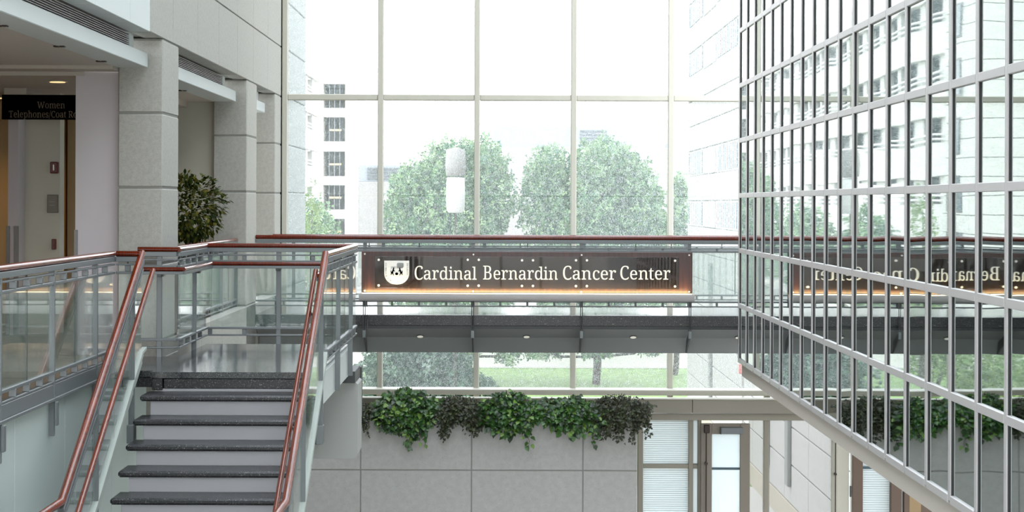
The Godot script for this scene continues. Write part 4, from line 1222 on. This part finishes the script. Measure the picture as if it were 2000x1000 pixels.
# ------------------------------------------------------------------ outdoors
var spray: ArrayMesh
func tree(label: String, group: String, at: Vector3, trunk: float, blobs: Array, n: int, size: float, tones: Array, called := "tree") -> void:
	var t := thing(called, at, label, "tree", group)
	if spray == null:
		var st := begin()
		var leaf := leaf_mesh([[0.0, 0], [0.24, 0], [0.28, 0], [0.0, 0]], 0.2, 0.2)
		for k in 6:
			var a := TAU * k / 6.0
			st.append_from(leaf, 0, Transform3D(turn_leaf(Vector3(cos(a), 0.3 * sin(a * 2.0), sin(a)), Vector3(0.2, 1, 0.1), 0.6), Vector3(cos(a * 2.0), sin(a * 3.0), sin(a)) * 0.25))
		spray = st.commit()
	var top: Vector3 = at
	for b in blobs: if b[0].y > top.y: top = b[0]
	var st2 := begin()
	tube_into(st2, [Vector3.ZERO, Vector3(0.05, trunk * 4.0, 0), (top - at) * 0.6], trunk, 8, Vector3.ZERO)
	for b in blobs:
		tube_into(st2, [Vector3(0, trunk * 5.0 + 0.3, 0), (b[0] - at) * 0.7 + Vector3(0, 0.1, 0), b[0] - at], trunk * 0.35, 6, Vector3.ZERO)
	commit(t, "trunk", st2, M.bark, at)
	var mm := MultiMesh.new()
	mm.transform_format = MultiMesh.TRANSFORM_3D
	mm.use_colors = true
	mm.mesh = spray
	mm.instance_count = n
	var weights := []
	var total := 0.0
	for b in blobs:
		total += b[1].x * b[1].y
		weights.append(total)
	for i in n:
		var pick := rng.randf() * total
		var k := 0
		while weights[k] < pick: k += 1
		var v := Vector3(rng.randfn(), rng.randfn(), rng.randfn()).normalized()
		var p: Vector3 = blobs[k][0] - at + v * blobs[k][1] * pow(rng.randf(), 0.4) * (1.0 + 0.15 * sin(v.x * 9.0 + k) * sin(v.y * 8.0))
		var s := size * rng.randf_range(0.6, 1.3)
		mm.set_instance_transform(i, Transform3D(Basis.from_euler(Vector3(rng.randf() * TAU, rng.randf() * TAU, rng.randf() * TAU)).scaled(Vector3.ONE * s), p))
		mm.set_instance_color(i, tones[rng.randi() % tones.size()])
	var o := MultiMeshInstance3D.new()
	o.multimesh = mm
	o.material_override = M.tree_leaf
	put(t, o, "foliage")
	tag(o, "", "", "", "stuff")


func outdoors() -> void:
	# ground: a terrace by the window, falling to a lawn
	var st := begin()
	st.set_smooth_group(-1)
	var prof := [Vector2(46.0, -5.74), Vector2(62.0, -5.75), Vector2(79.0, -5.74)]
	for i in prof.size() - 1:
		var a: Vector2 = prof[i]; var b: Vector2 = prof[i + 1]
		for q in [[P(-40, a.y, a.x), P(-40, b.y, b.x), P(40, b.y, b.x)], [P(-40, a.y, a.x), P(40, b.y, b.x), P(40, a.y, a.x)]]:
			for v in q: st.add_vertex(v)
	tag(commit(self, "ground_lawn", st, M.lawn, Vector3.ZERO), "sunless green lawn beyond the big window", "lawn", "", "structure")
	struct("ground_terrace", -40, 40, -5.9, -5.74, 27.4, 46.0, M.paving, "pale paving between the window and the lawn", "pavement")
	struct("ground_street", -120, 120, -5.9, -5.72, 79, 320, M.paving, "pale paved street beyond the lawn", "street")
	struct("wall_retaining", -20, 8, -5.74, -5.0, 79.5, 80.0, M.outer_white, "low pale retaining wall at the far edge of the lawn", "wall")
	# facade continuing outside at the left
	var lw := thing("outer_wall", P(-3.5, -4, 28.7), "white panelled outer wall just beyond the left edge of the window", "wall", "", "structure")
	box(lw, "backing", -3.9, -3.32, -4.2, 8.6, 27.32, 30.18, M.outer_joint, 0.0)
	for k in 17:
		box(lw, "panel", -3.92, -3.3, -4.2 + k * 0.733 + 0.007, -4.2 + (k + 1) * 0.733 - 0.007, 27.32, 30.2, M.white_panel, 0.01)
	right_building()
	parking_building()
	far_buildings()
	# trees and shrubs
	var g1 := [Color(0.17, 0.29, 0.14), Color(0.25, 0.38, 0.19), Color(0.09, 0.19, 0.11), Color(0.34, 0.46, 0.24)]
	var lawn_trees := "big trees on the lawn"
	tree("big leafy tree on the lawn, left of the two behind the sign", lawn_trees, P(-1.35, -5.74, 72), 0.16, [[P(-1.0, 3.1, 72), Vector3(1.4, 1.1, 1.4)], [P(-2.2, 2.9, 72), Vector3(1.3, 1.2, 1.3)], [P(-3.4, 2.1, 72.3), Vector3(1.15, 1.2, 1.2)], [P(-3.8, 0.9, 72), Vector3(1.05, 1.5, 1.2)], [P(-0.4, 1.7, 72), Vector3(1.0, 1.6, 1.2)], [P(-2.0, 1.0, 72), Vector3(2.3, 1.8, 2.0)], [P(-2.0, -0.7, 72), Vector3(2.9, 1.7, 2.2)], [P(-2.0, -2.6, 72), Vector3(2.6, 1.5, 2.0)], [P(0.3, -4.3, 72), Vector3(0.6, 0.7, 0.6)], [P(-1.6, -4.1, 72), Vector3(1.1, 0.5, 1.0)]], 12000, 0.21, g1)
	tree("big leafy tree on the lawn, right of the two behind the sign", lawn_trees, P(3.83, -5.74, 72), 0.16, [[P(1.9, 2.9, 72), Vector3(0.95, 1.0, 1.0)], [P(4.1, 3.0, 72), Vector3(1.6, 1.2, 1.5)], [P(5.3, 2.1, 72), Vector3(1.15, 1.3, 1.2)], [P(5.6, 1.0, 72), Vector3(1.05, 1.3, 1.2)], [P(1.75, 1.4, 72), Vector3(1.15, 1.5, 1.3)], [P(3.5, 1.0, 72), Vector3(2.2, 1.8, 2.0)], [P(3.6, -0.8, 72), Vector3(2.9, 1.7, 2.2)], [P(3.8, -2.6, 72), Vector3(2.7, 1.5, 2.0)], [P(6.0, 0.2, 72), Vector3(0.85, 0.9, 0.9)], [P(1.7, -4.3, 72), Vector3(0.9, 0.5, 0.8)], [P(3.8, -4.2, 72), Vector3(1.0, 0.5, 0.9)], [P(6.0, -4.1, 72), Vector3(0.8, 0.5, 0.8)]], 12000, 0.21, g1)
	tree("slender tree by the white building on the right", lawn_trees, P(7.4, -5.74, 76), 0.12, [[P(7.5, 0.2, 76), Vector3(0.7, 1.6, 0.7)], [P(7.4, -1.6, 76), Vector3(0.9, 1.5, 0.8)], [P(7.6, 2.0, 76), Vector3(0.3, 0.9, 0.3)]], 900, 0.3, g1)
	var dark := [Color(0.08, 0.15, 0.09), Color(0.12, 0.2, 0.13), Color(0.16, 0.22, 0.17), Color(0.06, 0.11, 0.07)]
	tree("low dark spreading conifer close to the window, under the bridge", "", P(-2.3, -5.74, 50), 0.14, [[P(-2.4, -3.0, 50), Vector3(1.6, 0.7, 1.3)], [P(-1.6, -3.6, 50), Vector3(1.5, 0.6, 1.2)], [P(-2.9, -3.9, 50), Vector3(1.4, 0.7, 1.2)], [P(-2.2, -2.2, 50), Vector3(1.0, 0.6, 0.9)]], 3000, 0.22, dark, "conifer")
	var lime := [Color(0.24, 0.34, 0.12), Color(0.32, 0.42, 0.17), Color(0.17, 0.28, 0.09)]
	tree("thin young tree before the parking building", "", P(-5.3, -5.74, 49.7), 0.05, [[P(-5.3, 0.2, 49.7), Vector3(0.5, 1.3, 0.8)], [P(-5.25, 1.3, 49.7), Vector3(0.3, 0.9, 0.45)], [P(-5.4, -1.4, 49.7), Vector3(0.7, 1.0, 1.0)]], 300, 0.16, lime, "sapling")
	for k in 3:
		tree(["lime green shrub beside the window, reflected in the mirror wall", "lime green shrub behind the first one, left of the window", "low shrub at the foot of the parking building"][k], "lime shrubs outside", P([-4.4, -5.4, -8.0][k], -5.3, [40.0, 42.0, 60.0][k]), 0.06, [[P([-4.4, -5.4, -8.0][k], -2.4 - k * 0.5, [40.0, 42.0, 60.0][k]), Vector3(0.9, 1.0, 0.9)], [P([-4.0, -5.9, -8.6][k], -3.2, [40.2, 42.0, 60.0][k]), Vector3(0.8, 0.9, 0.8)]], 900, 0.16, lime, "shrub")
	tree("bushy tree row at the foot of the parking building", "", P(-11.5, -5.74, 88), 0.12, [[P(-11.5, -2.0, 88), Vector3(1.6, 2.0, 1.6)], [P(-13.0, -1.0, 95), Vector3(1.8, 2.2, 1.8)], [P(-10.5, -0.8, 100), Vector3(1.8, 2.6, 2.0)]], 2000, 0.36, g1)
	# a white tapered shape before the left tree; the thin pole is added
	var lp := thing("white_shape", P(-0.96, -5.74, 38), "white tapered shape on an added thin pole outside, before the left big tree", "lamp")
	lathe(lp, "lower_body", [Vector2(0.0, 1.3), Vector2(0.15, 1.31), Vector2(0.19, 1.36), Vector2(0.205, 1.7), Vector2(0.19, 2.05), Vector2(0.0, 2.08)], M.white_paint, P(-0.97, 0, 38), 20)
	lathe(lp, "upper_body", [Vector2(0.0, 2.09), Vector2(0.2, 2.085), Vector2(0.22, 2.3), Vector2(0.2, 2.64), Vector2(0.0, 2.7)], M.outer_panel, P(-0.97, 0, 38), 20)
	tube(lp, "pole", [P(-0.97, -5.74, 38), P(-0.97, 1.32, 38)], 0.018, M.bark, 8)
	# a red notice board on a post by the right building
	var n := thing("notice_board", P(5.75, -5.0, 43.5), "faded red notice board on a pale post outside, near the mirror wall corner", "sign")
	box(n, "board", 5.77, 5.97, -2.6, -2.37, 43.4, 43.48, M.outer_red, 0.01)
	box(n, "post", 5.84, 5.9, -5.5, -2.6, 43.42, 43.47, M.outer_panel, 0.006)


func right_building() -> void:
	var x := 6.5
	var t := thing("hospital_wing", P(x, -5.74, 48), "white panelled building with blind filled windows outside on the right", "building")
	box(t, "core", x + 0.06, x + 9.0, -5.9, 13.0, 27.5, 62.4, M.outer_joint, 0.0)
	var ds := [62.5, 57.8, 54.5, 49.2, 46.2, 41.0, 37.8, 33.0, 27.5]
	var win_rows := [6, 8, 12, 14]
	for j in 21:
		var y0 := -4.315 + (j - 0) * 0.8475 - 0.0
		for k in 8:
			var wide := (k % 2 == 0)
			if (j in win_rows) and wide:
				var f := box(t, "window_frame", x + 0.03, x + 0.16, y0 + 0.01, y0 + 0.84, ds[k + 1] + 0.02, ds[k] - 0.02, M.white_paint, 0.01)
				var a: float = ds[k + 1] + 0.3; var b: float = ds[k] - 0.35
				box(f, "curtain", x + 0.0, x + 0.05, y0 + 0.06, y0 + 0.8, a, b, M.outer_curtain, 0.0)
				var m := int((b - a) / 0.42)
				for q in m:
					box(t, "blind_strip", x - 0.012, x + 0.0, y0 + 0.06, y0 + 0.8, a + q * 0.42 + 0.05, a + q * 0.42 + 0.2, M.white_paint, 0.0)
			else:
				box(t, "panel", x, x + 0.2, y0 + 0.012, y0 + 0.8355, ds[k + 1] + 0.02, ds[k] - 0.02, M.outer_panel, 0.012)
	box(t, "base_band", x - 0.02, x + 0.2, -5.9, -5.2, 27.5, 62.5, M.outer_band, 0.01)
	for k in 8: box(t, "base_panel", x, x + 0.2, -5.19, -4.33, ds[k + 1] + 0.02, ds[k] - 0.02, M.outer_panel, 0.012)
	for d in [43.4, 40.2, 55.2]:
		box(t, "downpipe", x - 0.1, x, -4.8, -0.3, d - 0.18, d + 0.18, M.outer_joint, 0.02)


func parking_building() -> void:
	var x := -17.2
	var t := thing("parking_building", P(-21, -5.74, 130), "pale parking building with open decks and a corner tower, far left outside", "building")
	# open decks facing right, from the near corner to the tower
	box(t, "deck_back", x - 14.0, x - 13.7, -5.74, 11.9, 96, 169, M.outer_white, 0.0)
	var pitch := 3.3
	for k in 6:
		var top := -3.6 + k * pitch            # head of the opening
		var y1 := top + pitch - 1.45 if k < 5 else top + 2.0
		box(t, "spandrel", x - 0.4, x, top, y1, 96, 169.4, M.outer_white, 0.02)
		box(t, "slab", x - 13.7, x - 0.4, top + 0.4, top + 0.7, 96, 169.4, M.outer_grey, 0.0)
		if k < 5:
			for r in 2: tube(t, "pipe_rail", [P(x + 0.05, y1 + 0.18 + r * 0.28, 96), P(x + 0.05, y1 + 0.18 + r * 0.28, 169)], 0.07, M.white_paint, 6)
			for q in 14: box(t, "pier", x - 0.8, x - 0.25, y1, top + pitch, 96.3 + q * 5.3, 97.7 + q * 5.3, M.outer_white, 0.02)
	box(t, "spandrel", x - 0.4, x, -5.74, -5.05, 96, 169.4, M.outer_white, 0.02)
	# near end: bay with windows, and the panelled end wall facing the window
	box(t, "bay_core", x - 12.0, x - 0.1, -5.74, 15.4, 90.1, 96, M.outer_joint, 0.0)
	for j in 22:
		box(t, "end_panel", x - 12.0, x - 0.02, -5.74 + j * 0.97 + 0.02, -5.74 + (j + 1) * 0.97 - 0.02, 90.0, 90.3, M.outer_white, 0.0)
		box(t, "bay_panel", x - 0.3, x, -5.74 + j * 0.97 + 0.02, -5.74 + (j + 1) * 0.97 - 0.02, 90.31, 96.0, M.outer_white, 0.0)
	for k in 6:
		var y := -1.8 + k * pitch * 0.9
		for q in 2:
			var f := box(t, "window", x - 0.1, x + 0.03, y, y + 1.9, 92.0 + q * 1.7, 93.5 + q * 1.7, M.outer_dark, 0.02)
			box(f, "pane", x + 0.02, x + 0.05, y + 0.12, y + 1.78, 92.15 + q * 1.7, 93.35 + q * 1.7, M.outer_glass, 0.0)
	# tower with a stack of openings facing the window
	var d := 170.0
	var tx := [-17.2, -16.9, -14.85, -14.0]
	box(t, "tower_back", -17.2, -14.0, -5.74, 13.5, d + 5.7, d + 6, M.outer_white, 0.0)
	box(t, "tower_pier", tx[0], tx[1], -5.74, 13.6, d, d + 6, M.outer_white, 0.02)
	box(t, "tower_pier", tx[2], tx[3], -5.74, 13.6, d, d + 6, M.outer_white, 0.02)
	var ty := [12.8, 10.54, 9.65, 7.36, 6.4, 4.07, 3.2, 0.9, 0.0, -2.4, -3.2, -5.74]
	box(t, "tower_spandrel", tx[1], tx[2], 12.8, 13.6, d, d + 0.6, M.outer_white, 0.02)
	for k in 5:
		box(t, "tower_spandrel", tx[1], tx[2], ty[2 * k + 2], ty[2 * k + 1], d, d + 0.6, M.outer_white, 0.02)
	for k in 7:
		box(t, "tower_floor", tx[1], tx[2], [13.4, 10.0, 6.8, 3.6, 0.4, -2.8, -5.7][k], [13.6, 10.2, 7.0, 3.8, 0.6, -2.6, -5.5][k], d + 0.6, d + 5.7, M.outer_grey, 0.0)
	for k in 6:
		var a: float = ty[2 * k + 1]; var b: float = ty[2 * k]
		for q in 3: box(t, "tower_bar", -16.9 + 0.5 + q * 0.5, -16.84 + 0.5 + q * 0.5, a, b, d + 0.3, d + 0.36, M.outer_grey, 0.0)
		if k > 0:
			box(t, "tower_lamp", -16.45, -15.3, (a + b) / 2 - 0.1, (a + b) / 2 + 0.08, d + 1.3, d + 1.5, M.lamp_glow, 0.0)


func far_buildings() -> void:
	var a := thing("flat_roof_building", P(-10.5, -5.74, 205), "white flat roofed building left of the big trees", "building")
	box(a, "body", -16.6, -4.0, -5.74, 3.9, 200, 212, M.outer_panel, 0.05)
	box(a, "parapet", -16.8, -3.9, 3.9, 5.8, 200.5, 212, M.outer_grey, 0.05)
	for k in 4: box(a, "louvre", -15.0, -11.4, 4.2 + k * 0.36, 4.4 + k * 0.36, 200.3, 200.5, M.steel, 0.0)
	var b := thing("hospital_block", P(8, -5.74, 230), "pale block with a grey rooftop plant room behind the big trees", "building")
	box(b, "body", -9, 26, -5.74, 8.6, 226, 240, M.outer_panel, 0.05)
	box(b, "plant_room", -1.0, 17.5, 8.6, 11.4, 228, 238, M.outer_grey, 0.05)
	for k in 5: box(b, "louvre", 10.0, 13.4, 9.0 + k * 0.42, 9.2 + k * 0.42, 227.8, 228.0, M.steel, 0.0)
	box(b, "roof_box", 21.5, 25.5, 8.6, 9.4, 230, 236, M.outer_grey, 0.05)
